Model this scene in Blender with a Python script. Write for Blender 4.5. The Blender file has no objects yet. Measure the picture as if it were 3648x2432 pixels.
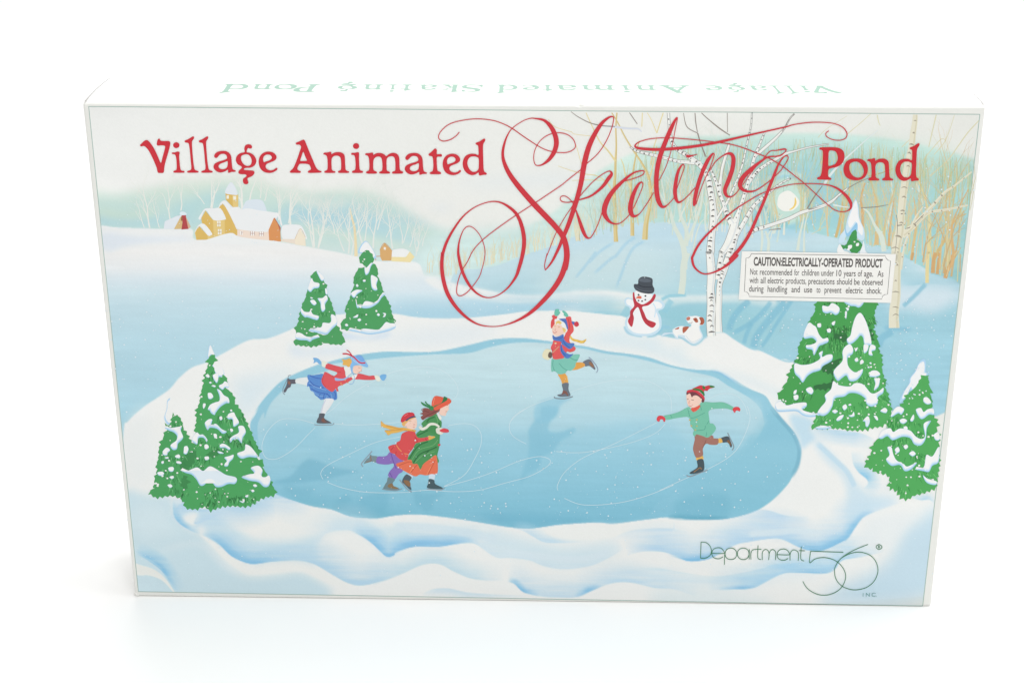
import bpy, math, random
import numpy as np
from mathutils import Matrix, Vector
from mathutils.geometry import tessellate_polygon

S = bpy.context.scene
COL = S.collection
random.seed(7); RNG = np.random.RandomState(5)

# ------------------------------------------------------------------ camera
BW, BD, BH = 0.46, 0.0544, 0.29278          # the carton: width, depth, height in metres
CF, CX, CY, CZ, PITCH, YAW, ROLL = 5818.0775, 0.0164166, -0.8142703, 0.5002399, 0.39315076, -0.03223307, -0.00413865
cp, sp, cw, sw, cr, sr = (math.cos(PITCH), math.sin(PITCH), math.cos(YAW), math.sin(YAW), math.cos(ROLL), math.sin(ROLL))
FWD = np.array([sw*cp, cw*cp, -sp]); R0 = np.array([cw, -sw, 0.0]); U0 = np.cross(R0, FWD)
RT = cr*R0 + sr*U0; UP = -sr*R0 + cr*U0
CAMP = np.array([CX, CY, CZ])
cam = bpy.data.cameras.new('camera'); camo = bpy.data.objects.new('camera', cam); COL.objects.link(camo)
cam.sensor_width = 36.0; cam.lens = CF/3648*36.0; cam.clip_start = 0.02; cam.clip_end = 50
camo.matrix_world = Matrix(((RT[0], UP[0], -FWD[0], CX), (RT[1], UP[1], -FWD[1], CY), (RT[2], UP[2], -FWD[2], CZ), (0, 0, 0, 1)))
S.camera = camo

# ------------------------------------------------------------------ studio light
w = bpy.data.worlds.new('World'); S.world = w; w.use_nodes = True
w.node_tree.nodes['Background'].inputs[0].default_value = (1.0, 1.0, 0.99, 1)
w.node_tree.nodes['Background'].inputs[1].default_value = 0.53
def softbox(name, loc, target, sx, sy, power, color=(1, 1, 1)):
    l = bpy.data.lights.new(name, 'AREA'); l.shape = 'RECTANGLE'; l.size = sx; l.size_y = sy; l.energy = power; l.color = color
    o = bpy.data.objects.new(name, l); COL.objects.link(o); o.location = loc
    o.rotation_euler = (Vector(target)-Vector(loc)).to_track_quat('-Z', 'Y').to_euler()
    return o
softbox('softbox_overhead', (0.65, 0.2, 1.7), (0, 0.0, 0.1), 1.1, 1.1, 15.0)
softbox('softbox_front', (0.15, -1.2, 2.1), (0, -0.1, 0.1), 1.2, 1.0, 21.0, (1.0, 0.997, 0.99))
softbox('softbox_back', (0.0, 2.0, 2.2), (0, 1.5, 0.0), 2.2, 1.2, 28.0)
S.view_settings.view_transform = 'Standard'; S.view_settings.look = 'None'
S.view_settings.exposure = 0.0; S.view_settings.gamma = 1.0; S.view_settings.use_curve_mapping = False

# ------------------------------------------------------------------ helpers
def lin(c):
    c = np.asarray(c, float)/255.0
    return np.where(c <= 0.04045, c/12.92, ((c+0.055)/1.055)**2.4)
GLARE = 0.030
def ink(c):                                    # printed colour -> albedo
    return np.clip((lin(c)-GLARE)/(1-GLARE), 0.004, 0.9)

def plane_pt(px, py):                          # trace coordinate -> (x, z) on the carton's front
    px = np.asarray(px, float); py = np.asarray(py, float)
    a = (px-1824)/CF; b = -(py-1216)/CF
    d = [FWD[i] + a*RT[i] + b*UP[i] for i in range(3)]
    t = (0 - CY)/d[1]
    return CX + t*d[0], CZ + t*d[2]
def top_pt(px, py):                            # trace coordinate -> (x, y) on the carton's top
    a = (px-1824)/CF; b = -(py-1216)/CF
    d = FWD + a*RT + b*UP
    t = (BH - CZ)/d[2]
    return CX + t*d[0], CY + t*d[1]
def to_px(x, z):
    d = [x-CX, 0*x-CY, z-CZ]
    dz = sum(d[i]*FWD[i] for i in range(3)); dx = sum(d[i]*RT[i] for i in range(3)); dy = sum(d[i]*UP[i] for i in range(3))
    return 1824 + CF*dx/dz, 1216 - CF*dy/dz

q = 900/2352; q2 = 1050/2352
FR = {'P': (0, 0, 1), 'A': (300, 360, q), 'B': (1100, 360, q), 'C': (1900, 360, q), 'D': (2700, 360, q), 'E': (330, 900, q), 'F': (1130, 900, q),
      'G': (1930, 900, q), 'H': (2600, 900, q), 'I': (400, 1450, q2), 'J': (1350, 1450, q2), 'K': (2350, 1450, q2),
      'S': (990, 1230, .19134), 'T': (1270, 1390, .23597), 'U': (1900, 1080, .22953), 'V': (2320, 1350, .22959),
      'X': (520, 1200, .40816), 'Y': (2740, 1050, .47832), 'M': (0, 0, 1.55102)}
def pts(s):
    """'B 10,20 30,40,5 C 3,4' -> array (x, y, w) in trace coordinates; a letter switches the frame."""
    out = []; f = FR['P']
    for t in s.split():
        if t in FR: f = FR[t]; continue
        v = [float(k) for k in t.split(',')]
        out.append((f[0]+v[0]*f[2], f[1]+v[1]*f[2], (v[2]*f[2] if len(v) > 2 else -1)))
    return np.array(out)
def smooth(P, n=5, closed=True):
    P = np.asarray(P, float); N = len(P); out = []
    for i in range(N if closed else N-1):
        if closed: p0, p1, p2, p3 = P[i-1], P[i], P[(i+1) % N], P[(i+2) % N]
        else: p0, p1, p2, p3 = P[max(i-1, 0)], P[i], P[i+1], P[min(i+2, N-1)]
        for k in range(n):
            t = k/n
            out.append(0.5*((2*p1)+(-p0+p2)*t+(2*p0-5*p1+4*p2-p3)*t*t+(-p0+3*p1-3*p2+p3)*t**3))
    if not closed: out.append(P[-1])
    return np.array(out)

def mat_ink(name='printed_ink', rough=0.42):
    m = bpy.data.materials.new(name); m.use_nodes = True; nt = m.node_tree; b = nt.nodes['Principled BSDF']
    a = nt.nodes.new('ShaderNodeAttribute'); a.attribute_name = 'ink'
    nt.links.new(a.outputs['Color'], b.inputs['Base Color'])
    b.inputs['Roughness'].default_value = rough; b.inputs['Specular IOR Level'].default_value = 0.5
    tc = nt.nodes.new('ShaderNodeTexCoord'); no = nt.nodes.new('ShaderNodeTexNoise'); no.inputs['Scale'].default_value = 900
    bp = nt.nodes.new('ShaderNodeBump'); bp.inputs['Strength'].default_value = 0.08; bp.inputs['Distance'].default_value = 0.0002
    nt.links.new(tc.outputs['Object'], no.inputs['Vector']); nt.links.new(no.outputs['Fac'], bp.inputs['Height']); nt.links.new(bp.outputs['Normal'], b.inputs['Normal'])
    return m
INK = mat_ink()
def mat_plain(name, col, rough, scale=40, amount=0.02, bump=0.0, bscale=300):
    m = bpy.data.materials.new(name); m.use_nodes = True; nt = m.node_tree; b = nt.nodes['Principled BSDF']
    b.inputs['Roughness'].default_value = rough
    tc = nt.nodes.new('ShaderNodeTexCoord'); no = nt.nodes.new('ShaderNodeTexNoise'); no.inputs['Scale'].default_value = scale; no.inputs['Detail'].default_value = 5
    rp = nt.nodes.new('ShaderNodeValToRGB'); rp.color_ramp.elements[0].position = .35; rp.color_ramp.elements[1].position = .65
    rp.color_ramp.elements[0].color = (*[c*(1-amount) for c in col], 1); rp.color_ramp.elements[1].color = (*col, 1)
    nt.links.new(tc.outputs['Object'], no.inputs['Vector']); nt.links.new(no.outputs['Fac'], rp.inputs['Fac']); nt.links.new(rp.outputs['Color'], b.inputs['Base Color'])
    if bump:
        n2 = nt.nodes.new('ShaderNodeTexNoise'); n2.inputs['Scale'].default_value = bscale
        bp = nt.nodes.new('ShaderNodeBump'); bp.inputs['Strength'].default_value = bump; bp.inputs['Distance'].default_value = 0.0003
        nt.links.new(tc.outputs['Object'], n2.inputs['Vector']); nt.links.new(n2.outputs['Fac'], bp.inputs['Height']); nt.links.new(bp.outputs['Normal'], b.inputs['Normal'])
    return m

def mesh_obj(name, V, F, mat, parent, cols=None):
    me = bpy.data.meshes.new(name); me.from_pydata(V, [], F)
    if cols is not None:
        at = me.color_attributes.new('ink', 'FLOAT_COLOR', 'POINT'); at.data.foreach_set('color', np.asarray(cols, np.float32).ravel())
    me.materials.append(mat); o = bpy.data.objects.new(name, me); COL.objects.link(o)
    if parent: o.parent = parent
    return o

STEP = 1.0e-6
class Print:
    """flat ink shapes printed on the carton's front, one mesh; depth = micrometres above the board"""
    def __init__(s, name, parent, base, cyc=60):
        s.name, s.parent, s.base, s.cyc, s.k = name, parent, base, cyc, 0
        s.V, s.F, s.C = [], [], []
    def _y(s):
        s.k += 1; return -(s.base*1e-6 + (s.k % s.cyc)*STEP)
    def _add(s, P, tris, c, y):
        o = len(s.V); X, Z = plane_pt(P[:, 0], P[:, 1])
        col = tuple(ink(c))+(1.0,)
        for i in range(len(P)):
            s.V.append((X[i], y[i] if hasattr(y, '__len__') else y, Z[i])); s.C.append(col)
        s.F += [tuple(o+i for i in t) for t in tris]
    def poly(s, P, c, holes=(), y=None):
        rings = [P]+list(holes); L = [[Vector((p[0], -p[1], 0)) for p in r] for r in rings]
        T = tessellate_polygon(L); A = np.concatenate([np.asarray(r)[:, :2] for r in rings])
        s._add(A, T, c, s._y() if y is None else y)
    def fill(s, st, c, holes=(), n=4, sharp=False):
        P = pts(st)[:, :2]; H = [pts(h)[:, :2] for h in holes]
        if not sharp: P = smooth(P, n); H = [smooth(h, n) for h in H]
        s.poly(P, c, H)
    def strip(s, P, c, n=6, ramp=8.0, sharp=False):
        P = np.asarray(P, float)
        if not sharp and len(P) > 2: P = smooth(P, n, False)
        d = np.gradient(P[:, :2], axis=0); L = np.hypot(d[:, 0], d[:, 1])+1e-9
        nx, ny = -d[:, 1]/L, d[:, 0]/L; h = np.maximum(P[:, 2], 0.2)/2
        a = np.stack([P[:, 0]+nx*h, P[:, 1]+ny*h], 1); b = np.stack([P[:, 0]-nx*h, P[:, 1]-ny*h], 1)
        A = np.empty((2*len(P), 2)); A[0::2] = a; A[1::2] = b
        y0 = s._y(); y = y0 - np.repeat(np.arange(len(P))/len(P), 2)*ramp*1e-6
        s._add(A, [(2*i, 2*i+1, 2*i+3, 2*i+2) for i in range(len(P)-1)], c, y)
    def line(s, st, w, c, n=6, ramp=0.8, sharp=False, scale=True):
        """w: width in the frame's own units of the last frame named"""
        P = pts(st); f = [t for t in st.split() if t in FR][-1:]
        k = FR[f[0]][2] if f else 1
        P[:, 2] = np.where(P[:, 2] < 0, w*k, P[:, 2]); s.strip(P, c, n, ramp, sharp)
    def dot(s, x, y, rx, ry, c, n=8, rot=0, jit=0):
        a = np.arange(n)/n*2*math.pi
        r = 1+(np.array([random.uniform(-jit, jit) for _ in a]) if jit else 0)
        X = np.cos(a)*rx*r; Y = np.sin(a)*ry*r
        P = np.stack([x+X*math.cos(rot)-Y*math.sin(rot), y+X*math.sin(rot)+Y*math.cos(rot)], 1)
        yy = s._y(); s._add(P, [tuple(range(n))], c, yy)
    def dots(s, st, r, c, jit=.15, n=9):
        for p in pts(st):
            rr = p[2] if p[2] > 0 else r
            s.dot(p[0], p[1], rr, rr*.85, c, n, 0, jit)
    def build(s, label=None, kind=None):
        o = mesh_obj(s.name, s.V, s.F, INK, s.parent, s.C)
        if label: o['label'] = label
        if kind: o['kind'] = kind
        return o

def text_shape(body, bold=0.0):
    cu = bpy.data.curves.new('t', 'FONT'); cu.body = body; cu.offset = bold; cu.resolution_u = 4
    o = bpy.data.objects.new('t', cu); COL.objects.link(o)
    bpy.context.view_layer.update(); dg = bpy.context.evaluated_depsgraph_get()
    me = bpy.data.meshes.new_from_object(o.evaluated_get(dg))
    V = np.array([v.co[:2] for v in me.vertices]); F = [tuple(p.vertices) for p in me.polygons]
    bpy.data.objects.remove(o); bpy.data.curves.remove(cu); bpy.data.meshes.remove(me)
    return V, F
CAPH = {}
def put_word(pr, body, f, x0, x1, yb0, slope, cap, c, bold=0.0):
    """a word of small type: between x0 and x1 in frame f, baseline yb0 + slope*x, cap height cap"""
    if bold not in CAPH: CAPH[bold] = text_shape('H', bold)[0][:, 1].max()
    V, F = text_shape(body, bold); a, b = V[:, 0].min(), V[:, 0].max(); k = cap/CAPH[bold]
    X = x0+(V[:, 0]-a)/(b-a)*(x1-x0); Y = yb0+slope*X-V[:, 1]*k - 0*X
    X = X + V[:, 1]*k*(-0.04)*-1
    fr = FR[f]; P = np.stack([fr[0]+X*fr[2], fr[1]+Y*fr[2]], 1)
    pr._add(P, F, c, pr._y())

# ------------------------------------------------------------------ surface and backdrop
def sweep():
    prof = [(-6.0, 0)]
    prof += [(y, 0) for y in np.linspace(-2.0, 2.2, 12)]
    for k in range(1, 13):
        a = k/12*math.pi/2; prof.append((2.2+1.0*math.sin(a), 1.0-math.cos(a)))
    prof += [(3.2, 2.0), (3.2, 4.0)]
    V, F = [], []
    for (y, z) in prof:
        for x in (-5, -2, 0, 2, 5): V.append((x, y, z))
    for i in range(len(prof)-1):
        for j in range(4): F.append((i*5+j, i*5+j+1, (i+1)*5+j+1, (i+1)*5+j))
    o = mesh_obj('table_surface', V, F, mat_plain('white_paper_sweep', (0.93, 0.93, 0.925), 0.6, 6, 0.006, 0.05, 120), None)
    for p in o.data.polygons: p.use_smooth = True
    o['kind'] = 'structure'; o['label'] = 'seamless white paper sweep under and behind the printed box'
sweep()

# ------------------------------------------------------------------ the carton
box = bpy.data.objects.new('carton', None); COL.objects.link(box); box.empty_display_size = .05
box['label'] = 'wide flat white cardboard box printed with children skating on a snowy pond'; box['category'] = 'box'
BOARD = mat_plain('white_cardboard', (0.80, 0.802, 0.765), 0.5, 25, 0.015, 0.12, 260)

def carton_body():
    r = 0.0013; xs = [-BW/2]
    for k in range(1, 5): xs.append(-BW/2 + r*(1-math.cos(k/4*math.pi/2)))
    dent = 0.0255
    xs += list(np.linspace(-BW/2+0.006, BW/2-0.006, 90)) + [dent-.0016, dent-.0008, dent, dent+.0008, dent+.0016]
    for k in range(4, 0, -1): xs.append(BW/2 - r*(1-math.cos(k/4*math.pi/2)))
    xs.append(BW/2); xs = sorted(xs)
    V, F = [], []; rings = []
    for x in xs:
        e = BW/2-abs(x); ins = 0.0
        if e < r: ins = r-math.sqrt(max(r*r-(r-e)**2, 0))
        ring = []
        hw = [(0+ins, ins), (BD-ins, BH-ins)]
        for (cy, cz, a0) in ((r, BH-r, 90), (BD-r, BH-r, 0), (BD-r, r, -90), (r, r, 180)):
            for k in range(6):
                a = math.radians(a0+90-k*18) if a0 != 90 else math.radians(180-k*18)
                a = math.radians({90: 180, 0: 90, -90: 0, 180: -90}[a0]-k*18)
                rr = max(r-ins, 1e-5)
                y = cy+rr*math.cos(a); z = cz+rr*math.sin(a)
                if a0 == 90:                    # the softened, slightly dented front top edge
                    kk = max(0.0, math.sin(2*(a-math.pi/2)))
                    z += -kk*(0.00012*(0.5+0.5*math.sin(x*41+1))+0.0009*math.exp(-((x-dent)/0.0011)**2))
                    y += kk*0.0006*math.exp(-((x-dent)/0.0015)**2)
                ring.append(len(V)); V.append((x, y, z))
        rings.append(ring)
    n = len(rings[0])
    for i in range(len(rings)-1):
        for j in range(n): F.append((rings[i][j], rings[i][(j+1) % n], rings[i+1][(j+1) % n], rings[i+1][j]))
    F.append(tuple(rings[0])); F.append(tuple(reversed(rings[-1])))
    o = mesh_obj('body', V, F, BOARD, box)
    for p in o.data.polygons: p.use_smooth = len(p.vertices) == 4
    m = o.modifiers.new('wn', 'WEIGHTED_NORMAL'); m.keep_sharp = False
    return o
carton_body()
# crumpled board at the lower left corner and a nick at the two upper corners
def corner(name, c, s, ang):
    V, F = [], []; n = 10
    for i in range(7):
        t = i/6*math.pi
        for j in range(n):
            a = j/n*2*math.pi; k = math.sin(t)*(1+.18*math.sin(3*a+i))
            x, y, z = s[0]*k*math.cos(a), s[1]*k*math.sin(a), s[2]*math.cos(t)
            V.append((c[0]+x*math.cos(ang)-z*math.sin(ang), c[1]+y, c[2]+x*math.sin(ang)+z*math.cos(ang)))
    for i in range(6):
        for j in range(n): F.append((i*n+j, i*n+(j+1) % n, (i+1)*n+(j+1) % n, (i+1)*n+j))
    o = mesh_obj(name, V, F, BOARD, box)
    for p in o.data.polygons: p.use_smooth = True
def edge_strip(pp, wd):
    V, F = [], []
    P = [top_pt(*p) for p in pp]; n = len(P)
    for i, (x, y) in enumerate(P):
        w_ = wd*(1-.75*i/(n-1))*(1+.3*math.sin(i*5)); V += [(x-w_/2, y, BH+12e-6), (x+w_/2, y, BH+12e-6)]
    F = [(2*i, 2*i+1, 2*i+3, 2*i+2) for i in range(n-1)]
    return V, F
EDGE_GREY = mat_plain('board_edge_shade_and_nick', (0.47, 0.46, 0.44), 0.7, 400, 0.35)  # long side strips: edge shade painted as grey; short ones: nicks at the corners
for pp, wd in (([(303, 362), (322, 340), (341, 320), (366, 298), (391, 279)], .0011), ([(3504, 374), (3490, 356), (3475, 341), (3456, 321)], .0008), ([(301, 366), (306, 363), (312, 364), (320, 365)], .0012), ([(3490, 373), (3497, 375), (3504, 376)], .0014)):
    V, F = edge_strip(pp, wd); mesh_obj('edge_shade_and_nick', V, F, EDGE_GREY, box)
corner('crushed_corner', (-BW/2+.0010, 0.0006, .0012), (.0019, .0011, .0012), -.6)

# ------------------------------------------------------------------ painted ground of the picture (a fine vertex-coloured sheet)
NU, NV = 880, 450
PC = [plane_pt(*p) for p in ((316, 380), (3490.7, 408), (3287, 2156.5), (493, 2105.6))]
U, Vv = np.meshgrid(np.linspace(0, 1, NU), np.linspace(0, 1, NV))
GX = (1-U)*(1-Vv)*PC[0][0]+U*(1-Vv)*PC[1][0]+U*Vv*PC[2][0]+(1-U)*Vv*PC[3][0]
GZ = (1-U)*(1-Vv)*PC[0][1]+U*(1-Vv)*PC[1][1]+U*Vv*PC[2][1]+(1-U)*Vv*PC[3][1]
PX, PY = to_px(GX, GZ)
IMG = np.empty((NV, NU, 3)); IMG[:] = (236, 237, 235)
_c = (sum(p[0] for p in PC)/4, sum(p[1] for p in PC)/4)
def to_grid(P):
    X, Z = plane_pt(P[:, 0], P[:, 1]); u = np.full(len(P), .5); v = np.full(len(P), .5)
    for _ in range(12):
        x = (1-u)*(1-v)*PC[0][0]+u*(1-v)*PC[1][0]+u*v*PC[2][0]+(1-u)*v*PC[3][0]
        z = (1-u)*(1-v)*PC[0][1]+u*(1-v)*PC[1][1]+u*v*PC[2][1]+(1-u)*v*PC[3][1]
        dxu = (1-v)*(PC[1][0]-PC[0][0])+v*(PC[2][0]-PC[3][0]); dzv = (1-u)*(PC[3][1]-PC[0][1])+u*(PC[2][1]-PC[1][1])
        u = u+(X-x)/dxu; v = v+(Z-z)/dzv
    return u*(NU-1), v*(NV-1)
def blur(M, r, rx=None):
    for ax, k in ((0, r), (1, r if rx is None else rx)):
        k = int(round(k))
        if k < 1: continue
        for _ in range(2):
            pad = [(0, 0)]*M.ndim; pad[ax] = (k+1, k)
            c = np.cumsum(np.pad(M, pad, mode='edge'), axis=ax)
            a = np.take(c, range(2*k+1, c.shape[ax]), axis=ax); b = np.take(c, range(0, c.shape[ax]-2*k-1), axis=ax)
            M = (a-b)/(2*k+1)
    return M
def mask(st, soft=0, sharp=False):
    P = pts(st)[:, :2]
    if not sharp: P = smooth(P, 5)
    gx, gy = to_grid(P); M = np.zeros((NV, NU)); SS = 3; n = len(gx)
    x2, y2 = np.roll(gx, -1), np.roll(gy, -1)
    for j in range(max(0, int(gy.min())-1), min(NV, int(gy.max())+2)):
        for s in range(SS):
            y = j-.5+(s+.5)/SS; hit = (gy <= y) != (y2 <= y)
            if not hit.any(): continue
            xs = np.sort(gx[hit]+(y-gy[hit])*(x2[hit]-gx[hit])/(y2[hit]-gy[hit]))
            for a, b in zip(xs[0::2], xs[1::2]):
                a = max(a+.5, 0); b = min(b+.5, NU)
                if b <= a: continue
                ia, ib = int(a), int(b)
                if ia == ib: M[j, ia] += (b-a)/SS; continue
                M[j, ia] += (ia+1-a)/SS; M[j, ia+1:ib] += 1/SS
                if ib < NU: M[j, ib] += (b-ib)/SS
    if soft: M = blur(M, soft/3.7)
    return np.clip(M, 0, 1)
STREAK = blur(RNG.rand(NV, NU)-.5, 1, 14)+.6*blur(RNG.rand(NV, NU)-.5, 0, 8)/3; STREAK /= STREAK.std()
CLOUD = blur(RNG.rand(NV, NU)-.5, 9, 40); CLOUD /= CLOUD.std()
def paint(M, c, a=1.0):
    M = (M*a)[..., None]; IMG[:] = IMG*(1-M)+np.asarray(c, float)*M
def ramp(T, stops):
    xs = [s[0] for s in stops]; return np.stack([np.interp(T, xs, [s[1][k] for s in stops]) for k in range(3)], -1)
def side_dist(st, n=4):
    P = smooth(pts(st)[:, :2], n, False); D = np.full(PX.shape, 1e9); SG = np.zeros(PX.shape); TT = np.zeros(PX.shape)
    for i in range(len(P)-1):
        ax, ay = P[i]; bx, by = P[i+1]; dx, dy = bx-ax, by-ay; L = dx*dx+dy*dy+1e-9
        x0, x1, y0, y1 = min(ax, bx)-170, max(ax, bx)+170, min(ay, by)-170, max(ay, by)+170
        gx, gy = to_grid(np.array([(x0, y0), (x1, y0), (x1, y1), (x0, y1)]))
        a0, a1 = max(0, int(gy.min())), min(NV, int(gy.max())+2); b0, b1 = max(0, int(gx.min())), min(NU, int(gx.max())+2)
        if a1 <= a0 or b1 <= b0: continue
        X, Y = PX[a0:a1, b0:b1], PY[a0:a1, b0:b1]
        t = np.clip(((X-ax)*dx+(Y-ay)*dy)/L, 0, 1); d = np.hypot(X-ax-t*dx, Y-ay-t*dy)
        sg = np.sign(dx*(Y-ay)-dy*(X-ax))
        sub = D[a0:a1, b0:b1]; m = d < sub; sub[m] = d[m]; SG[a0:a1, b0:b1][m] = sg[m]; TT[a0:a1, b0:b1][m] = ((i+t)/(len(P)-1))[m]
    return D, SG, TT
def ridge(st, width, c, side, a=1.0, p=1.6, taper=(.06, .06)):
    """colour lies crisp along the line and fades out over width to one side: +1 = below a left-to-right line, -1 = above"""
    D, SG, T = side_dist(st); pl_ = pts(st)[:, :2]; LL = np.hypot(*np.diff(pl_, axis=0).T).sum(); tm = min(.45, 100/LL); taper = (max(taper[0], tm), max(taper[1], tm))
    s = np.where(SG*side >= 0, 1-D/width, 0); edge = np.clip(.5+SG*side*D/3.6, 0, 1)
    M = np.clip(1-D/width, 0, 1)**p*edge*(np.clip(T/max(taper[0], 1e-3), 0, 1)*np.clip((1-T)/max(taper[1], 1e-3), 0, 1))
    M *= np.clip(1+.14*STREAK, .5, 1.4)
    paint(np.clip(M, 0, 1), c, a)
def brush(st, width, c, a=1.0, p=1.0, taper=(.08, .08)):
    D, SG, T = side_dist(st)
    M = np.clip((1-D/(width/2))*2, 0, 1)**p*(np.clip(T/taper[0], 0, 1)*np.clip((1-T)/taper[1], 0, 1)); paint(M, c, a)

# sky
IMG[:] = ramp(PX+.3*(PY-400), [(300, (238, 239, 237)), (1900, (234, 235, 231)), (3500, (230, 231, 226))])
paint(mask("C 0,700 300,690 500,640 300,760 0,780 -600,790 -700,760", 22), (214, 226, 234), .5)
paint(mask("B 1100,980 1300,985 1400,960 1250,1010", 14), (205, 220, 238), .5)
# left hills
M = mask("A 60,1300 60,880 300,865 500,830 800,770 1100,715 1300,700 1600,720 1850,810 2100,850 B 0,860 200,840 400,830 600,860 800,950 950,1050 1100,1140 1290,1230 1400,1260 1400,1600 A 1000,1500", 16)
HL = ramp(PY, [(620, (226, 232, 222)), (680, (208, 226, 216)), (740, (196, 221, 216)), (790, (188, 217, 219)), (830, (198, 222, 214)), (880, (204, 224, 220)), (960, (208, 226, 230))])
IMG[:] = IMG*(1-M[..., None])+HL*M[..., None]
paint(mask("B -200,1000 0,980 300,950 600,1040 800,1160 1000,1290 1000,1370 700,1290 400,1230 0,1200 -300,1150", 22), (176, 212, 222), .75)
paint(mask("B -200,870 0,905 200,945 330,920 360,950 200,990 0,960 -300,880", 12), (228, 232, 224), .8)
paint(mask("A 1900,1000 2100,1050 2352,1200 2352,1300 2000,1100", 16), (176, 212, 222), .8)
paint(mask("A 900,960 1200,850 1350,820 1300,980 1100,1000 1000,1100 800,1060", 18), (178, 214, 218), .8)
paint(mask("A 170,1080 400,1120 700,1080 720,1160 400,1180 170,1150", 12), (182, 216, 220), .8)
paint(mask("A 160,1010 400,1040 650,1010 640,1060 400,1090 160,1060", 12), (208, 226, 208), .7)
paint(mask("B -200,1130 100,1160 500,1260 1000,1350 1000,1400 500,1330 100,1260", 12), (210, 226, 214), .75)
# right hills and forest mass
M = mask("B 1080,1600 1150,1250 1300,1235 1500,1215 1700,1195 2000,1165 C 150,1060 380,870 480,760 600,660 720,590 850,520 1000,460 1150,400 1300,360 1500,330 1700,325 D 0,310 400,300 800,310 1200,350 1500,405 1800,480 2020,545 2200,620 H 2300,400 1500,300 C 1500,1500 0,1700", 4)
M = M*(1-np.clip((2050-PX)/300, 0, 1))+blur(M, 5)*np.clip((2050-PX)/300, 0, 1)
HR = ramp(PX, [(1500, (200, 222, 220)), (2100, (194, 219, 214)), (2500, (172, 210, 205)), (2900, (164, 208, 208)), (3200, (158, 204, 207)), (3450, (160, 205, 208))])
HR = HR*(1-.35*np.clip((560-PY)/120, 0, 1)[..., None])+np.array((196, 222, 212))*.35*np.clip((560-PY)/120, 0, 1)[..., None]
sk_ = np.interp(PX, [1500, 1850, 2000, 2100, 2180, 2280, 2400, 2600, 2850, 3150, 3300, 3450], [850, 790, 720, 650, 600, 540, 500, 490, 480, 500, 530, 560])
HR = HR+(np.array((206, 227, 217))-HR)*(np.clip(1-(PY-sk_)/110, 0, 1)*.7*np.clip((PX-1850)/350, 0, 1))[..., None]
HR += (CLOUD[..., None]*2+STREAK[..., None]*1.6)+8
IMG[:] = IMG*(1-M[..., None])+HR*M[..., None]
paint(mask("D 400,560 700,480 1000,600 1300,900 1250,1250 900,1250 600,1150 450,950", 40), (150, 199, 212), .55)
paint(mask("D 1500,900 1900,800 1950,1100 1850,1500 1500,1400", 40), (158, 206, 208), .6)
paint(mask("D 1000,380 1500,430 1900,560 1950,800 1500,760 1100,600", 34), (188, 219, 206), .6)
paint(mask("C 1700,600 2000,520 2250,560 2350,900 2000,1100 1750,1000", 34), (160, 205, 204), .6)
# snow fields
M = mask("P 200,900 A -60,1150 80,1156 165,1157 300,1175 640,1187 760,1190 1000,1190 1040,1290 1380,1230 1500,1275 1830,1310 2000,1340 2352,1405 B 200,1390 420,1440 650,1490 1000,1500 F 1000,215 1100,228 G 0,400 0,900 P 900,1700 100,1700", 1.5)
LS = ramp(PY, [(790, (233, 236, 237)), (900, (238, 238, 237)), (955, (231, 235, 237)), (1000, (214, 228, 235)), (1040, (205, 226, 234)), (1090, (194, 220, 230)), (1200, (184, 216, 228)), (1400, (174, 212, 226)), (1500, (160, 206, 222))])
LR = ramp(PY, [(860, (238, 238, 237)), (960, (235, 238, 238)), (1000, (222, 232, 237)), (1035, (216, 230, 237)), (1060, (205, 226, 235)), (1115, (178, 213, 229)), (1150, (174, 211, 227))])
kx = np.clip((PX-1130)/260, 0, 1)[..., None]
IMG[:] = IMG*(1-M[..., None])+(LS*(1-kx)+LR*kx+STREAK[..., None]*.7)*M[..., None]
paint(mask("A 170,1230 500,1260 900,1270 1040,1290 700,1310 400,1350 200,1400", 7), (222, 230, 238), .9)
M = mask("B 1300,1700 F 1300,165 1500,150 1700,110 1930,20 B 2200,1370 2352,1320 C 300,1290 600,1195 900,1142 1100,1128 1400,1132 1700,1152 2000,1162 2200,1185 D 200,1183 450,1210 700,1270 1000,1330 1240,1385 1360,1445 1560,1568 H 1820,145 1860,190 2130,285 2150,600 2100,1400 1500,1500 300,1000 G 800,700 800,400 300,370 0,400 F 1800,390 1500,335 1200,270 1095,228", 1.5)
RS = ramp(PY+.08*(PX-2400), [(740, (202, 225, 233)), (830, (192, 219, 231)), (900, (196, 221, 229)), (960, (184, 215, 225)), (1040, (176, 212, 222)), (1090, (168, 208, 221)), (1200, (160, 205, 219)), (1400, (160, 206, 222))])
IMG[:] = IMG*(1-M[..., None])+(RS+STREAK[..., None]*1.2)*M[..., None]
paint(mask("C 100,1568 400,1400 800,1300 1000,1400 1300,1500 1300,1700 100,1900", 40), (206, 225, 227), .6)
paint(mask("H 1500,300 1700,310 1850,292 2080,312 2140,420 1900,560 1650,520 1500,520", 18), (214, 228, 236), .9)
ridge("H 1590,300 1720,302 1850,288 2085,310", 50, (146, 198, 214), -1, .7)
ridge("H 1620,40 1700,80 1820,150 1870,195 2130,290", 90, (206, 226, 234), 1, .9)
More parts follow.
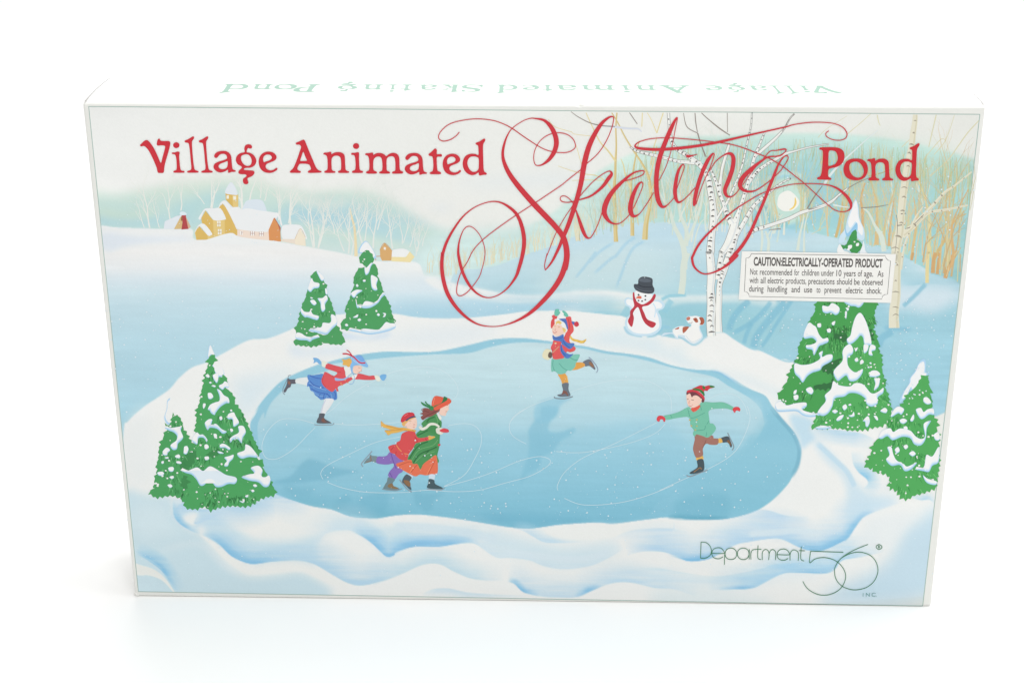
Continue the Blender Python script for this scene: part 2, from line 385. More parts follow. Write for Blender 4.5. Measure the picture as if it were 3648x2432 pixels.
# ridge of white snow behind the pond, with its blue hollow
M = mask("F 1095,228 1200,265 1500,332 1800,387 2050,392 2352,362 G 300,352 600,350 850,378 1100,400 1350,396 1800,390 H 90,388 400,395 400,500 90,470 G 1800,470 1350,470 1100,520 800,480 600,450 300,440 0,460 F 2000,480 1700,460 1300,400 1100,330 1000,250", 3)
paint(M, (234, 237, 236), .95)
ridge("G 780,600 600,575 300,545 100,541 F 2100,540 1950,545 1750,572 1450,602 1150,612 900,597 700,567", 86, (172, 210, 226), 1, .95, 1.2)
ridge("G 1500,700 1300,640 1100,600 780,600 600,575 300,545", 80, (150, 202, 215), 1, .8, 1.1)
paint(mask("G 1130,560 1250,480 1500,470 1800,480 2000,560 1950,800 1800,800 1600,700 1450,800 1300,790 1110,700", 26), (152, 202, 214), .85)
paint(mask("G 1700,480 H 300,450 560,520 560,700 520,950 300,880 100,850 0,780 G 1750,720 1680,600", 24), (160, 206, 217), .7)
# the white bank round the pond
M = mask("E 330,1568 480,1430 600,1350 720,1265 800,1170 920,1070 1060,1020 1200,945 1450,815 1640,795 1880,700 2100,600 2330,572 F 330,560 700,566 900,597 1150,612 1450,602 1750,572 1950,545 2200,540 G 300,545 600,575 780,600 900,700 1110,770 1300,800 1550,775 1620,740 1700,745 1780,800 1900,875 1970,905 2040,915 2250,1010 2352,1015 H 450,990 600,1030 700,1300 1500,1500 Y 900,900 1250,1500 K 2200,1500 I 0,1568 60,1000 90,215", 1.2)
paint(M, (237, 238, 236))
bankM = M
M = mask("E 1290,1180 1450,1150 1850,1080 1900,1120 1650,1290 1480,1500 1300,1500 1330,1330", 30); paint(M, (214, 229, 236), .8)
paint(mask("E 1850,860 1980,905 2100,890 2352,870 2352,930 2150,950 1900,960 1830,920", 14), (212, 226, 238), .8)
paint(mask("F 230,740 450,780 680,735 640,790 450,805 230,800", 7), (204, 221, 238), .9)
paint(mask("F 150,820 250,850 400,800 700,760 1000,700 1500,680 1700,740 1300,860 900,880 500,850", 24), (224, 232, 237), .7)
paint(mask("G 700,720 900,780 1100,800 1100,880 1250,900 1350,870 1300,960 1200,1000 900,900 600,860 300,800 500,760", 22), (212, 229, 236), .85)
paint(mask("G 1250,950 1600,1080 1900,1150 2200,1280 2352,1330 2352,1450 2100,1300 1900,1210 1700,1140 1300,1060", 16), (214, 229, 235), .7)
brush("G 770,680 800,740 870,765 940,775", 14, (160, 205, 226), .8)
brush("G 970,775 1050,765 1110,720 1130,690 1200,700", 16, (150, 201, 220), .8)
brush("G 1110,780 1180,752 1250,760 1320,800 1380,840 1420,855 1470,830 1510,790 1545,775", 12, (150, 201, 220), .8)
brush("G 1110,440 1180,405 1260,398 1350,394", 16, (150, 203, 218), .9)
brush("G 1210,440 1170,500 1140,560", 30, (150, 203, 218), .8)
# the pond
POND = "I 1300,690 1250,600 1190,440 1130,280 1100,150 1130,60 1170,0 E 1480,1568 1530,1450 1620,1330 1750,1200 1900,1120 2100,1040 2200,1020 F 100,1018 300,965 450,940 650,920 900,925 1100,920 1250,895 1450,850 1650,805 1900,795 2100,815 2200,830 G 200,845 400,870 600,915 800,940 1000,975 1200,1045 1400,1085 1620,1100 1720,1150 1820,1220 1950,1275 2080,1330 2140,1420 2200,1500 K 940,50 1000,120 1070,200 1110,280 1125,350 1110,450 1050,570 1000,640 900,740 780,820 650,865 520,890 400,895 250,893 130,880 0,878 J 2250,880 2050,905 1870,928 1730,918 1450,935 1300,955 1180,967 1000,950 750,908 560,880 320,855 150,860 0,885 I 2060,885 1900,870 1750,815 1600,790 1450,745"
M = mask(POND, 0)
PG = ramp(PY, [(1230, (200, 224, 230)), (1330, (195, 222, 229)), (1430, (187, 218, 227)), (1520, (174, 212, 225)), (1600, (160, 206, 222)), (1720, (144, 198, 217)), (1800, (130, 191, 212)), (1880, (122, 186, 209))])
IMG[:] = IMG*(1-M[..., None])+(PG+STREAK[..., None]*1.6)*M[..., None]
pm = M
def inpond(st, soft, c, a): paint(mask(st, soft)*pm, c, a)
rim = (148, 200, 219)
out0 = IMG.copy()
inner = mask("I 1350,690 1240,560 1180,350 1160,150 1210,40 E 1600,1540 1660,1400 1800,1260 1960,1170 2200,1090 F 80,1050 250,1020 450,1000 700,972 1100,945 1400,935 1600,880 1800,842 2000,835 2200,850 G 200,870 400,895 600,940 800,965 1000,1010 1200,1065 1400,1110 1600,1155 1740,1240 1850,1300 1960,1370 2040,1460 2070,1568 K 840,100 810,200 700,330 560,440 300,600 0,750 -300,900 -2000,900 -2300,880", 0)
rm = np.clip(pm-inner, 0, 1)*np.clip((1620-PY)/60, .35, 1)
IMG[:] = IMG*(1-rm[..., None]*.95)+np.array(rim)*rm[..., None]*.95
inpond("V 1560,820 1400,1060 1200,1200 900,1380 700,1500 500,1568 500,2300 2500,2300 2400,900 1900,500", 6, (134, 193, 213), .55)
paint(mask("K 820,60 850,90 850,130 760,220 700,200 600,150 500,60 500,-60 780,-60", 8)*pm, (182, 215, 226), .5)
brush("K 1050,560 1100,460 1116,350 1100,280 1060,205 995,130 935,60 890,0", 20, (122, 178, 200), .75)
brush("G 1750,1170 1950,1285 2070,1345 2130,1430 2190,1510", 12, (150, 200, 216), .6)
brush("K 60,872 200,886 400,886 560,875", 16, (100, 168, 192), .45)
inpond("S 700,1480 900,1470 1050,1480 1000,1568 T -100,600 I 1750,180 1650,210 1700,290 1500,330 1300,380 1200,300 1250,150 1500,110", 14, (150, 202, 221), .7)
inpond("J -400,260 0,200 400,170 900,180 1400,200 2352,150 2352,1000 -800,900", 16, (142, 197, 218), .35)
sh = (126, 187, 210)
inpond("J 1300,0 1430,0 1420,60 1370,110 1350,180 1400,200 1460,195 1540,165 1575,175 1520,230 1450,270 1380,360 1300,400 1290,460 1240,510 1180,540 1130,610 1150,500 1190,380 1200,260 1190,190 1240,110 1290,80", 5, sh, .55)
inpond("G -60,1430 60,1360 280,1345 200,1400 150,1460 130,1520 60,1568 -60,1568", 4, (140, 196, 218), .6)
inpond("I 1290,590 1420,550 1520,440 1600,415 1780,480 1970,515 1850,540 1700,575 1450,610 1300,610", 4, (120, 180, 203), .6)
inpond("I 1380,620 1500,640 1620,650 1560,700 1450,690 1370,660", 6, (124, 183, 205), .5)
inpond("I 1750,800 1850,700 1900,720 1930,760 2050,700 2200,700 2150,860 1900,860", 6, (116, 180, 204), .5)
inpond("J 280,680 370,690 520,690 440,730 430,800 380,840 340,800 300,790", 4, (120, 182, 205), .55)
inpond("K 130,760 300,690 520,700 560,800 500,880 200,880 120,860", 12, (116, 180, 203), .45)
inpond("K 100,860 300,862 500,880 300,898 130,882", 3, (98, 168, 192), .6)
inpond("J 600,900 900,850 1400,860 1700,900 1200,975 900,940", 12, (112, 178, 203), .5)
ridge("I 1300,690 1450,745 1600,790 1750,815 1900,870 2060,885 J 150,860 320,855", 60, (110, 178, 200), -1, .45)
# snow drifts of the foreground
W1, B1, B2, B3 = (237, 238, 235), (196, 221, 232), (176, 211, 232), (150, 202, 228)
paint(mask("I 90,200 250,0 300,100 350,500 230,640 150,660", 26), (232, 236, 236), .7)
paint(mask("I 120,680 260,700 470,720 490,860 540,930 700,1010 760,1080 950,1290 1100,1350 1300,1340 1480,1320 1600,1360 1760,1480 1500,1500 200,1500 150,1000", 16), (196, 221, 231), .85)
paint(mask("I 160,800 400,760 480,900 560,1000 400,1040 200,1040", 26), (212, 229, 235), .8)
paint(mask("I 360,1150 480,1100 700,1070 900,1200 1000,1310 1100,1340 900,1300 700,1110 500,1130", 10), (222, 232, 236), .6)
paint(mask("I 700,1010 850,1090 950,1180 1100,1245 1250,1230 1450,1220 1560,1250 1700,1280 1800,1330 1900,1400 1880,1430 1780,1420 1650,1370 1500,1310 1300,1325 1100,1335 1000,1290 900,1220 780,1090", 4), W1, .95)
paint(mask("I 560,760 760,840 900,900 1050,1010 1200,1060 1400,1065 1640,1010 1760,940 1900,940 2100,960 2352,950 2352,1100 2200,1180 2080,1080 1950,990 1850,970 1700,1010 1630,1100 1640,1250 1450,1220 1250,1230 1100,1240 850,1080", 12), (206, 226, 234), .8)
ridge("I 700,1010 850,1085 950,1180 1100,1245 1250,1232 1450,1220 1600,1245 1750,1330 1880,1400 2000,1420 2200,1370 2352,1310", 120, B2, -1, .9, 1.4, (.02, .05))
ridge("I 710,1015 850,1095 950,1185 1100,1247 1250,1232 1450,1222", 50, (148, 200, 230), -1, .8, 1.0, (.05, .3))
paint(mask("I 900,900 1100,850 1500,830 1700,870 1760,940 1500,1040 1200,1050 1050,990", 22), W1, .8)
ridge("I 485,720 485,840 520,910 640,990 700,1008", 66, B3, -1, .95, 1.0, (.05, .1))
ridge("I 480,720 570,740 600,790 760,810 900,790 1050,790 1180,740 1290,690 1450,745 1600,790", 90, (178, 212, 234), 1, .9, 1.1, (.02, .25))
paint(mask("I 570,860 640,835 690,850 665,930 640,960 600,940 560,890", 8), W1, .9)
ridge("I 690,850 665,890 660,930 760,900 900,830", 40, (180, 212, 236), -1, .8)
ridge("I 1640,1120 1700,1010 1850,978 1950,1000 2080,1090 2190,1190 2250,1178 J 140,1155 280,1110 480,1110 700,1080 780,1095 930,1195 1050,1200 1200,1220 1330,1270 1500,1290 1700,1260 1870,1180 1960,1120", 110, (206, 226, 236), -1, .85, 1.2, (.05, .1))
ridge("I 1900,990 2000,1030 2080,1090 2190,1190 2250,1178 J 140,1155 280,1110 480,1110 700,1080 800,1100", 62, (150, 200, 231), -1, .9, 1.0, (.1, .1))
ridge("J -60,1430 100,1360 200,1320 350,1255 480,1250 600,1310 720,1360 850,1380 1000,1380", 74, B1, -1, .9, 1.1, (.02, .2))
ridge("J 1020,1390 1080,1405 1150,1470 1280,1505 1420,1515 1590,1512 1700,1460 1850,1405 2000,1395 2200,1440 K 112,1450 300,1510", 92, (186, 216, 234), -1, .85, 1.2, (.02, .1))
ridge("J 1030,1390 1080,1408 1150,1470 1280,1508", 24, (138, 196, 228), -1, .9, 1.0)
ridge("J 1580,1512 1640,1485 1700,1460 1780,1430", 24, (150, 202, 230), -1, .9, 1.0)
ridge("J 340,1490 430,1450 560,1445 700,1475 900,1490 1200,1500", 40, (196, 220, 234), 1, .8)
ridge("J 1060,965 1150,985 1230,1030 1330,1078 1500,1080 1700,1070", 44, (196, 221, 235), -1, .9, 1.2)
paint(mask("J 1330,975 1500,945 1750,935 2050,925 2300,900 2352,960 2100,965 1900,1030 1700,1065 1500,1060 1380,1030", 4), W1, .9)
ridge("J 1860,1045 2000,985 2200,965 2352,968 K 112,970 240,995", 30, (204, 224, 236), 1, .8)
paint(mask("J 900,980 1200,1080 1500,1120 1900,1100 1850,1180 1600,1250 1400,1260 1250,1200 1050,1160 900,1120", 20), (208, 227, 235), .75)
ridge("J 1980,1180 2100,1150 2250,1150 2352,1180 K 160,1200 240,1228 400,1205 600,1100 700,1075 900,1045 1000,1060 1100,1110 1200,1140 1300,1142 1450,1070 1500,1050 1560,960 1620,880 1750,820 1930,757", 118, (176, 211, 235), -1, .88, 1.2, (.04, .03))
ridge("K 60,1180 160,1205 250,1228 400,1208 520,1150", 30, (140, 196, 228), -1, .85, 1.0)
ridge("K 980,1055 1100,1108 1200,1142 1300,1142 1450,1072 1500,1050 1560,960 1620,880 1700,840", 40, (146, 200, 230), -1, .85, 1.0)
ridge("J 2000,1290 2200,1280 K 100,1300 300,1335 450,1345 600,1330 800,1290 920,1250 1100,1240 1260,1210 1400,1205", 90, (210, 228, 236), 1, .8)
ridge("K 380,1460 600,1450 750,1440 850,1390 1000,1320 1150,1320 1320,1325 1400,1290 1460,1220 1600,1195 1800,1150", 100, (164, 208, 234), -1, .85, 1.1)
ridge("K 700,880 760,960 820,985 950,1000", 70, (206, 226, 236), -1, .8)
ridge("K 610,890 760,822 880,825 960,850 1050,870 1200,870", 110, (188, 216, 236), 1, .8, 1.2)
ridge("K 1530,350 1545,450 1590,520 1650,570 1662,610 1620,650", 50, (136, 196, 228), -1, .9, 1.0, (.1, .02))
paint(mask("K 1210,240 1350,350 1480,500 1600,640 1700,720 1900,740 1650,840 1500,900 1500,700 1450,550 1300,400", 12), (202, 224, 236), .8)
ridge("K 1180,180 1300,172 1500,190 1620,210 1730,265", 60, (166, 207, 232), 1, .9, 1.1)
paint(mask("K 1040,60 1180,80 1230,130 1200,180 1240,240 1180,300 1130,330 1110,250 1070,180", 8), (188, 218, 234), .85)
ridge("K 1980,712 2080,740 2150,735 2190,770", 30, (146, 200, 228), -1, .8)
paint(mask("K 2190,800 2180,1000 2130,1500 1300,1560 1400,1450 1800,1250 1950,980 2100,880", 30), (190, 217, 232), .85)
paint(mask("K 1650,900 1900,830 2080,860 1950,960 1850,1100 1600,1120", 20), (228, 234, 236), .7)
paint(mask("K 0,1440 500,1480 900,1568 0,1568", 26), (214, 229, 233), .6)
ridge("I 180,1150 260,1190 380,1270 450,1370 520,1480", 44, (134, 192, 226), -1, .8, 1.0)
paint(mask("I 184,1250 230,1258 330,1290 420,1360 500,1475 485,1470 400,1382 300,1342 192,1333", 1), (234, 235, 230), .97)
for st, w_ in (("I 720,1018 780,1040 860,1095 950,1185 1030,1225 1100,1246 1180,1245 1260,1232 1340,1224", 26), ("I 1930,1000 2000,1035 2080,1092 2140,1150 2190,1191 2250,1178 J 140,1155 280,1112 480,1112 600,1090 700,1081 760,1086", 24), ("K 80,1186 160,1208 250,1228 330,1218 408,1202 460,1180", 20), ("K 1000,1062 1100,1110 1160,1135 1230,1142 1300,1142 1400,1100 1480,1055 1530,1000 1580,930 1640,865 1720,830", 22),
              ("J 1040,1394 1090,1412 1150,1472 1210,1490 1280,1507", 18), ("J 1560,1514 1640,1488 1700,1462 1760,1436", 18), ("K 960,1335 1020,1320 1150,1320 1250,1324 1320,1322 1370,1302", 18), ("K 470,1458 600,1450 700,1447 790,1420", 16), ("I 190,1170 260,1205 380,1290 440,1370 500,1470", 20), ("I 490,760 492,850 530,920 600,970 660,1000", 24), ("G 1560,1105 1650,1125 1750,1180 1850,1240", 14)):
    ridge(st, w_, (132, 190, 226), -1, .85, .9)
for st, w_, c_ in (("K 700,1010 900,1000 1100,985 1300,1010", 30, (216, 230, 237)), ("J 1000,1150 1300,1190 1600,1210 1850,1150", 30, (216, 230, 237)), ("J 100,950 400,960 700,1000 950,1060", 40, (212, 228, 236)), ("K 1250,280 1400,420 1500,520 1560,640", 24, (190, 218, 234))):
    brush(st, w_, c_, .8)
# sky glow of the low sun: paint rings
cx, cy = pts("D 275,930")[0][:2]; rr = np.hypot(PX-cx, PY-cy)
paint(np.clip((150-rr)/60, 0, 1)*np.clip(.9+.15*CLOUD, 0, 1), (150, 203, 220), .8)
paint(np.clip((90-rr)/14, 0, 1)*np.clip(1+.1*CLOUD, 0, 1), (200, 226, 214), .95)
for (a0, a1, r, wd, c) in ((90, 170, 82, 15, (140, 196, 202)), (-60, 20, 76, 13, (124, 184, 194)), (190, 300, 100, 12, (204, 228, 224)), (30, 80, 64, 8, (218, 234, 222))):
    an = np.degrees(np.arctan2(PY-cy, PX-cx)) % 360; lo, hi = a0 % 360, a1 % 360
    inn = ((an-lo) % 360) < ((hi-lo) % 360); paint(np.clip(1.4-np.abs(rr-r)/wd*1.4, 0, 1)*inn, c, .75)
# faint long blue shadows on the far snow
for st, wd in (("C 760,1310 620,1400 520,1500 G 500,0 400,130 310,240", 12), ("C 960,1260 860,1330 770,1440 G 640,60 480,200", 13), ("C 1040,1300 930,1370 860,1500 G 770,120 690,340", 12),
               ("G 1940,440 1850,520 1780,610 1740,730", 26), ("G 2140,450 2050,560 1950,650 1780,750", 20), ("G 1960,650 1910,750 1880,850", 18), ("G 2280,450 2120,620 2000,780 1970,890", 30), ("G 2340,430 2200,640 2100,800 2040,880", 16),
               ("H 1830,285 1700,420 1610,500", 18), ("H 1520,730 1420,790 1380,880", 30)):
    brush(st, wd*1.1, (160, 204, 226) if st[0] == 'C' else (130, 188, 210), .55 if st[0] == 'C' else .7)
inp = mask("H 1430,700 1480,680 1580,690 1700,705 1650,725 1500,722", 2); paint(inp, (132, 188, 210), .9)
IMG += (RNG.rand(NV, NU, 1)-.5)*3.0 + CLOUD[..., None]*0.7

box_pic_cols = np.concatenate([ink(np.clip(IMG, 0, 255)).reshape(-1, 3), np.ones((NV*NU, 1))], 1)
me = bpy.data.meshes.new('printed_picture')
co = np.stack([GX.ravel(), np.full(NU*NV, -20e-6), GZ.ravel()], 1).astype(np.float32)
idx = np.arange(NU*NV).reshape(NV, NU)
quads = np.stack([idx[:-1, :-1], idx[1:, :-1], idx[1:, 1:], idx[:-1, 1:]], -1).reshape(-1, 4).astype(np.int32)
me.vertices.add(len(co)); me.vertices.foreach_set('co', co.ravel())
me.loops.add(quads.size); me.loops.foreach_set('vertex_index', quads.ravel())
me.polygons.add(len(quads)); me.polygons.foreach_set('loop_start', np.arange(0, quads.size, 4, dtype=np.int32)); me.update(calc_edges=True)
at = me.color_attributes.new('ink', 'FLOAT_COLOR', 'POINT'); at.data.foreach_set('color', box_pic_cols.astype(np.float32).ravel())
me.materials.append(INK); pic = bpy.data.objects.new('printed_picture', me); COL.objects.link(pic); pic.parent = box
#@@MORE
# ------------------------------------------------------------------ forest and twigs printed on the picture
SUNX, SUNY = cx, cy
def grow(pr, x, y, h, wd, c, lean=0.0, depth=3, spread=.5):
    """a bare tree in trace coordinates, drawn upwards"""
    def limb(x, y, a, L, w0, d):
        P = [(x, y, w0)]; n = 4
        for k in range(1, n+1):
            a2 = a+random.uniform(-.16, .16); x += math.sin(a2)*L/n; y -= math.cos(a2)*L/n
            if y < 384+.0088*(x-316)+2 or x > 3487-(y-410)*.1167 or x < 318+(y-382)*.1027: break
            if SUNX is not None and math.hypot(x-SUNX, y-SUNY) < 46: break
            P.append((x, y, w0*(1-.6*k/n)))
            if d > 0 and k >= 1 and random.random() < .8:
                sd = random.choice((-1, 1)); limb(x, y, a+sd*random.uniform(.2, spread+.15), L*random.uniform(.4, .65), w0*(1-.6*k/n)*.65, d-1)
        if len(P) > 1: pr.strip(P, c, 2, .5)
    limb(x, y, lean, h, wd, depth)
fo = Print('forest', pic, 24, 24)
EDGE = smooth(np.array([(318, 382), (1900, 396), (3489, 410), (3389, 1280), (3287, 2154), (1900, 2130), (494, 2103), (405, 1240)]), 1)
wh = (232, 234, 228)
for (x, y, h, wd, ln) in ((610, 1180, 380, 15, -.12), (700, 1180, 250, 8, -.2), (800, 1100, 330, 12, -.05), (900, 1020, 250, 12, 0), (560, 1180, 260, 8, -.35), (1180, 995, 260, 15, 0), (1190, 1000, 280, 12, .3), (1120, 960, 230, 8, -.5), (1475, 1010, 290, 26, -.12), (1500, 1010, 330, 18, .35), (1640, 905, 200, 9, .1), (1680, 930, 180, 9, .2),
                         (1810, 1110, 300, 12, .0), (1832, 1150, 330, 12, -.25), (1920, 1150, 300, 20, .02), (1900, 1140, 260, 9, .3), (2140, 1360, 420, 18, -.1), (2180, 1360, 320, 17, .25), (2330, 1230, 300, 10, -.3)):
    p = pts('A %g,%g' % (x, y))[0]; grow(fo, p[0], p[1], h*q, wd*q, wh, ln, 3)
for (x, y, h, wd, ln) in ((45, 1370, 380, 16, -.08), (90, 1370, 330, 16, .1), (160, 1150, 240, 9, .2), (330, 1400, 300, 12, -.3), (370, 1420, 420, 16, .05), (400, 1440, 500, 14, .28), (500, 1330, 420, 16, -.2), (520, 1320, 430, 12, .05), (600, 1370, 480, 16, .1), (640, 1200, 330, 12, .35), (420, 1330, 330, 12, -.4),
                          (780, 1375, 400, 14, -.08), (870, 1330, 320, 10, -.15), (880, 1320, 320, 10, .15), (940, 1360, 300, 10, .2), (1010, 1400, 260, 12, .1), (1000, 1440, 240, 10, -.1), (1060, 1350, 220, 9, .25), (720, 1270, 250, 8, .3), (260, 1220, 260, 10, .5), (210, 1120, 200, 9, -.3)):
    p = pts('B %g,%g' % (x, y))[0]; grow(fo, p[0], p[1], h*q, wd*q, (226, 231, 226), ln, 3)
fo.line("B 440,1445,32 435,1300,24 425,1180,22 400,1080,16 385,1000,8", 20, (234, 218, 180), scale=False)
def base_y(x):                                # foot of the right forest
    return np.interp(x, [1500, 1560, 1600, 1650, 1750, 1850, 1990, 2100, 2250, 2350, 2500, 2750, 2870, 3000, 3180, 3300, 3430], [960, 980, 985, 965, 940, 915, 870, 850, 805, 792, 795, 815, 832, 860, 890, 960, 1010])
def top_y(x):
    return np.interp(x, [1500, 1850, 2000, 2100, 2180, 2280, 2400, 2600, 2850, 3150, 3300, 3450], [850, 790, 720, 650, 600, 540, 500, 490, 480, 500, 530, 560])
for k in range(95):
    x = random.uniform(1520, 2110); b = base_y(x)+random.uniform(-6, 3); h = (b-top_y(x))*random.uniform(.3, .55)
    grow(fo, x, b, h, random.uniform(2.2, 4.5), random.choice(((222, 217, 188), (226, 219, 184), (214, 220, 204), (230, 224, 196))), random.uniform(-.1, .12), 1, .3)
for k in range(95):
    x = random.uniform(2110, 2760); b = base_y(x)+random.uniform(-20, 2); h = (b-top_y(x))*random.uniform(.35, .62)
    grow(fo, x, b, h, random.uniform(2, 4.5), random.choice(((214, 209, 170), (190, 212, 196), (206, 210, 180), (222, 205, 176), (178, 206, 194))), random.uniform(-.14, .14), 2, .35)
for k in range(100):
    x = random.uniform(2760, 3470); b = base_y(x)+random.uniform(-60, 4); h = (b-top_y(x))*random.uniform(.35, .65)
    grow(fo, x, b, h, random.uniform(2.5, 6), random.choice(((208, 206, 160), (198, 210, 176), (214, 204, 160), (182, 206, 186), (222, 200, 158))), random.uniform(-.15, .2), 2, .4)
for k in range(330):                          # thin twigs that end at the hill's skyline
    x = random.uniform(2150, 3470) if k % 3 else random.uniform(2900, 3470); t = top_y(x)+random.uniform(6, 60); L = random.uniform(50, 170)
    fo.strip([(x, t, .8), (x+random.uniform(-9, 9), t+L*.5, 1.7), (x+random.uniform(-20, 6), t+L, 1.0)], random.choice(((206, 206, 160), (176, 200, 160), (214, 204, 158), (160, 196, 176), (198, 190, 140))), 2, .3)
for k in range(14):
    x = random.uniform(3280, 3440); b = base_y(x)+random.uniform(-40, 4)
    grow(fo, x, b, random.uniform(150, 330), random.uniform(4, 9), random.choice(((214, 190, 140), (206, 196, 150), (200, 176, 134))), random.uniform(-.05, .35), 2, .4)
oc, br = (216, 196, 138), (206, 168, 118)
def trunk(st, c, shade=None):
    fo.line(st, 10, c)
    if shade:
        P = pts(st); P[:, 0] += P[:, 2]*.28; P[:, 2] *= .3; fo.strip(P, shade)
trunk("C 770,1310,42 762,1150,36 760,1000,36 752,850,34 762,700,24 765,560,22 772,420,16 768,250,14 778,110,14", (219, 200, 146), (206, 184, 124))
trunk("C 922,1255,36 920,1100,34 912,950,24 908,800,22 930,650,18 960,480,12 985,370,8", (219, 200, 146), (206, 184, 124))
trunk("C 1038,1290,54 1050,1140,46 1080,1000,34 1092,850,30 1070,700,26 1010,580,20 930,460,16 850,330,14 790,210,12 730,110,10", (219, 202, 150), (206, 184, 124))
for st in ("C 910,820,16 860,700,12 840,600,10 815,540,6", "C 765,560,18 700,470,14 620,380,11 550,240,9 490,110,7", "C 1085,720,16 1120,560,10 1150,420,8", "C 760,900,14 700,780,10 600,700,8 480,680,7 360,650,6 230,605,4", "C 1090,850,12 1130,760,8 1200,640,6", "C 480,680,6 440,560,6 400,420,5 370,360,4", "C 1150,300,10 1180,200,10 1210,110,9", "C 1010,240,9 1015,110,9", "C 640,740,6 500,735,6 360,740,4", "C 1150,300,9 1100,180,7 1060,110,6", "C 770,180,9 780,110,8", "C 1150,340,8 1120,440,10 1090,600,12", "C 360,290,6 200,240,5 140,170,4", "C 570,330,5 390,310,5 360,290,4"):
    fo.line(st, 8, (226, 212, 158))
for st in ("D 1105,1340,44 1108,1180,34 1112,1010,30 1090,880,22 1060,780,14 1020,640,10", "D 1185,1345,30 1180,1220,20 1195,1080,16 1250,900,12 1290,760,8", "D 725,1270,26 755,1150,26 780,1000,22 800,850,16 770,650,14", "D 775,1265,22 790,1120,20 850,850,16 860,700,12",
           "D 1430,1480,26 1445,1350,28 1470,1180,22 1465,1000,14 1450,890,8", "D 1220,1350,30 1228,1200,18 1270,900,10", "D 970,1290,22 975,1050,26 960,900,20 1000,760,12", "D 1465,1180,14 1500,1000,10 1490,880,7",
           "D 1630,1568,34 1650,1450,34 1740,1290,24 1790,1180,16 1860,1090,12 1940,1050,8", "D 1770,1568,40 1820,1440,32 1805,1240,18 1830,1080,14 1960,820,8", "D 1690,1568,24 1700,1440,16 1720,1250,12 1770,1080,8", "D 1825,1440,14 1860,1390,7"):
    fo.line(st, 12, random.choice(((214, 178, 128), (208, 184, 130), (216, 190, 140))))
for st in ("H 1692,70,24 1706,0,26", "H 1890,190,38 1895,90,34 1915,0,32", "H 1932,200,30 1940,80,20 1950,0,18", "H 2005,238,36 2030,130,44 2070,40,34 2090,0,18"):
    fo.line(st, 12, (208, 168, 118))
fo.line("H 1836,282,34 1838,140,34 1845,0,34 D 1590,1400,34 1600,1200,26 1590,1050,20 1540,860,16 1480,700,14", 12, (226, 212, 160))
for st in ("D 560,1210,6 620,1100,7 740,960,9", "D 500,1240,5 640,1160,6", "D 1640,500,7 1750,360,6 1830,130,5", "D 1590,430,8 1620,300,9 1660,130,10", "D 1530,560,6 1700,360,7 1750,378,4", "D 2060,180,8 1950,300,10 1850,440,9 1760,560,10 1600,700,12", "D 830,310,7 950,210,6 1050,120,5", "D 1110,130,10 1125,200,8 1140,230,5", "D 560,340,6 640,260,4 830,140,3", "D 1340,430,8 1410,360,5"):
    fo.line(st, 6, (216, 212, 178))
fo.line("D 1030,700,9 1150,670,8 1260,630,5", 8, (176, 168, 120)); fo.line("D 770,840,8 900,850,10 1010,850,9 1080,880,6", 8, (170, 208, 188))
for st in ("C 1410,1568,48 1405,1400,52 1370,1280,44 1310,1160,36 1270,1020,28 1220,940,18 1160,820,12", "C 1420,1350,44 1425,1200,38 1370,1060,30 1355,900,24 1310,820,12 1240,700,8", "C 1425,1320,30 1480,1200,26 1530,1060,26 1560,960,20 1580,800,12", "G 1298,385,62 1315,250,60 1320,120,58 1350,0,66",
           "C 1490,1420,18 1510,1270,14 1560,1130,10 1620,1090,6", "D 30,1400,18 40,1250,22 10,1050,22 -60,900,24", "D 95,1400,28 100,1300,24 70,1210,18", "D 370,1390,30 390,1250,22 430,1060,14 440,850,8", "D 430,1410,22 435,1180,14 480,1000,8", "D 1175,1400,44 1150,1260,46 1090,1160,26 1030,1040,18 980,1000,10", "D 1165,1250,24 1220,1100,16 1250,900,12 1240,740,10", "D 1540,960,16 1500,830,20 1470,760,14", "D 1560,940,14 1600,780,9"):
    fo.line(st, 10, (215, 225, 214))
for k in range(26):
    x = random.uniform(2380, 2800); b = base_y(x)+random.uniform(-10, 70); h = random.uniform(150, 300)
    grow(fo, x, b, h, random.uniform(3, 8), random.choice(((216, 226, 216), (224, 228, 216), (206, 222, 214))), random.uniform(-.2, .35), 2, .45)
fo.dots("C 1560,1385,6", 2, (170, 180, 160))
fo.build('bare winter trees in white, ochre and brown')

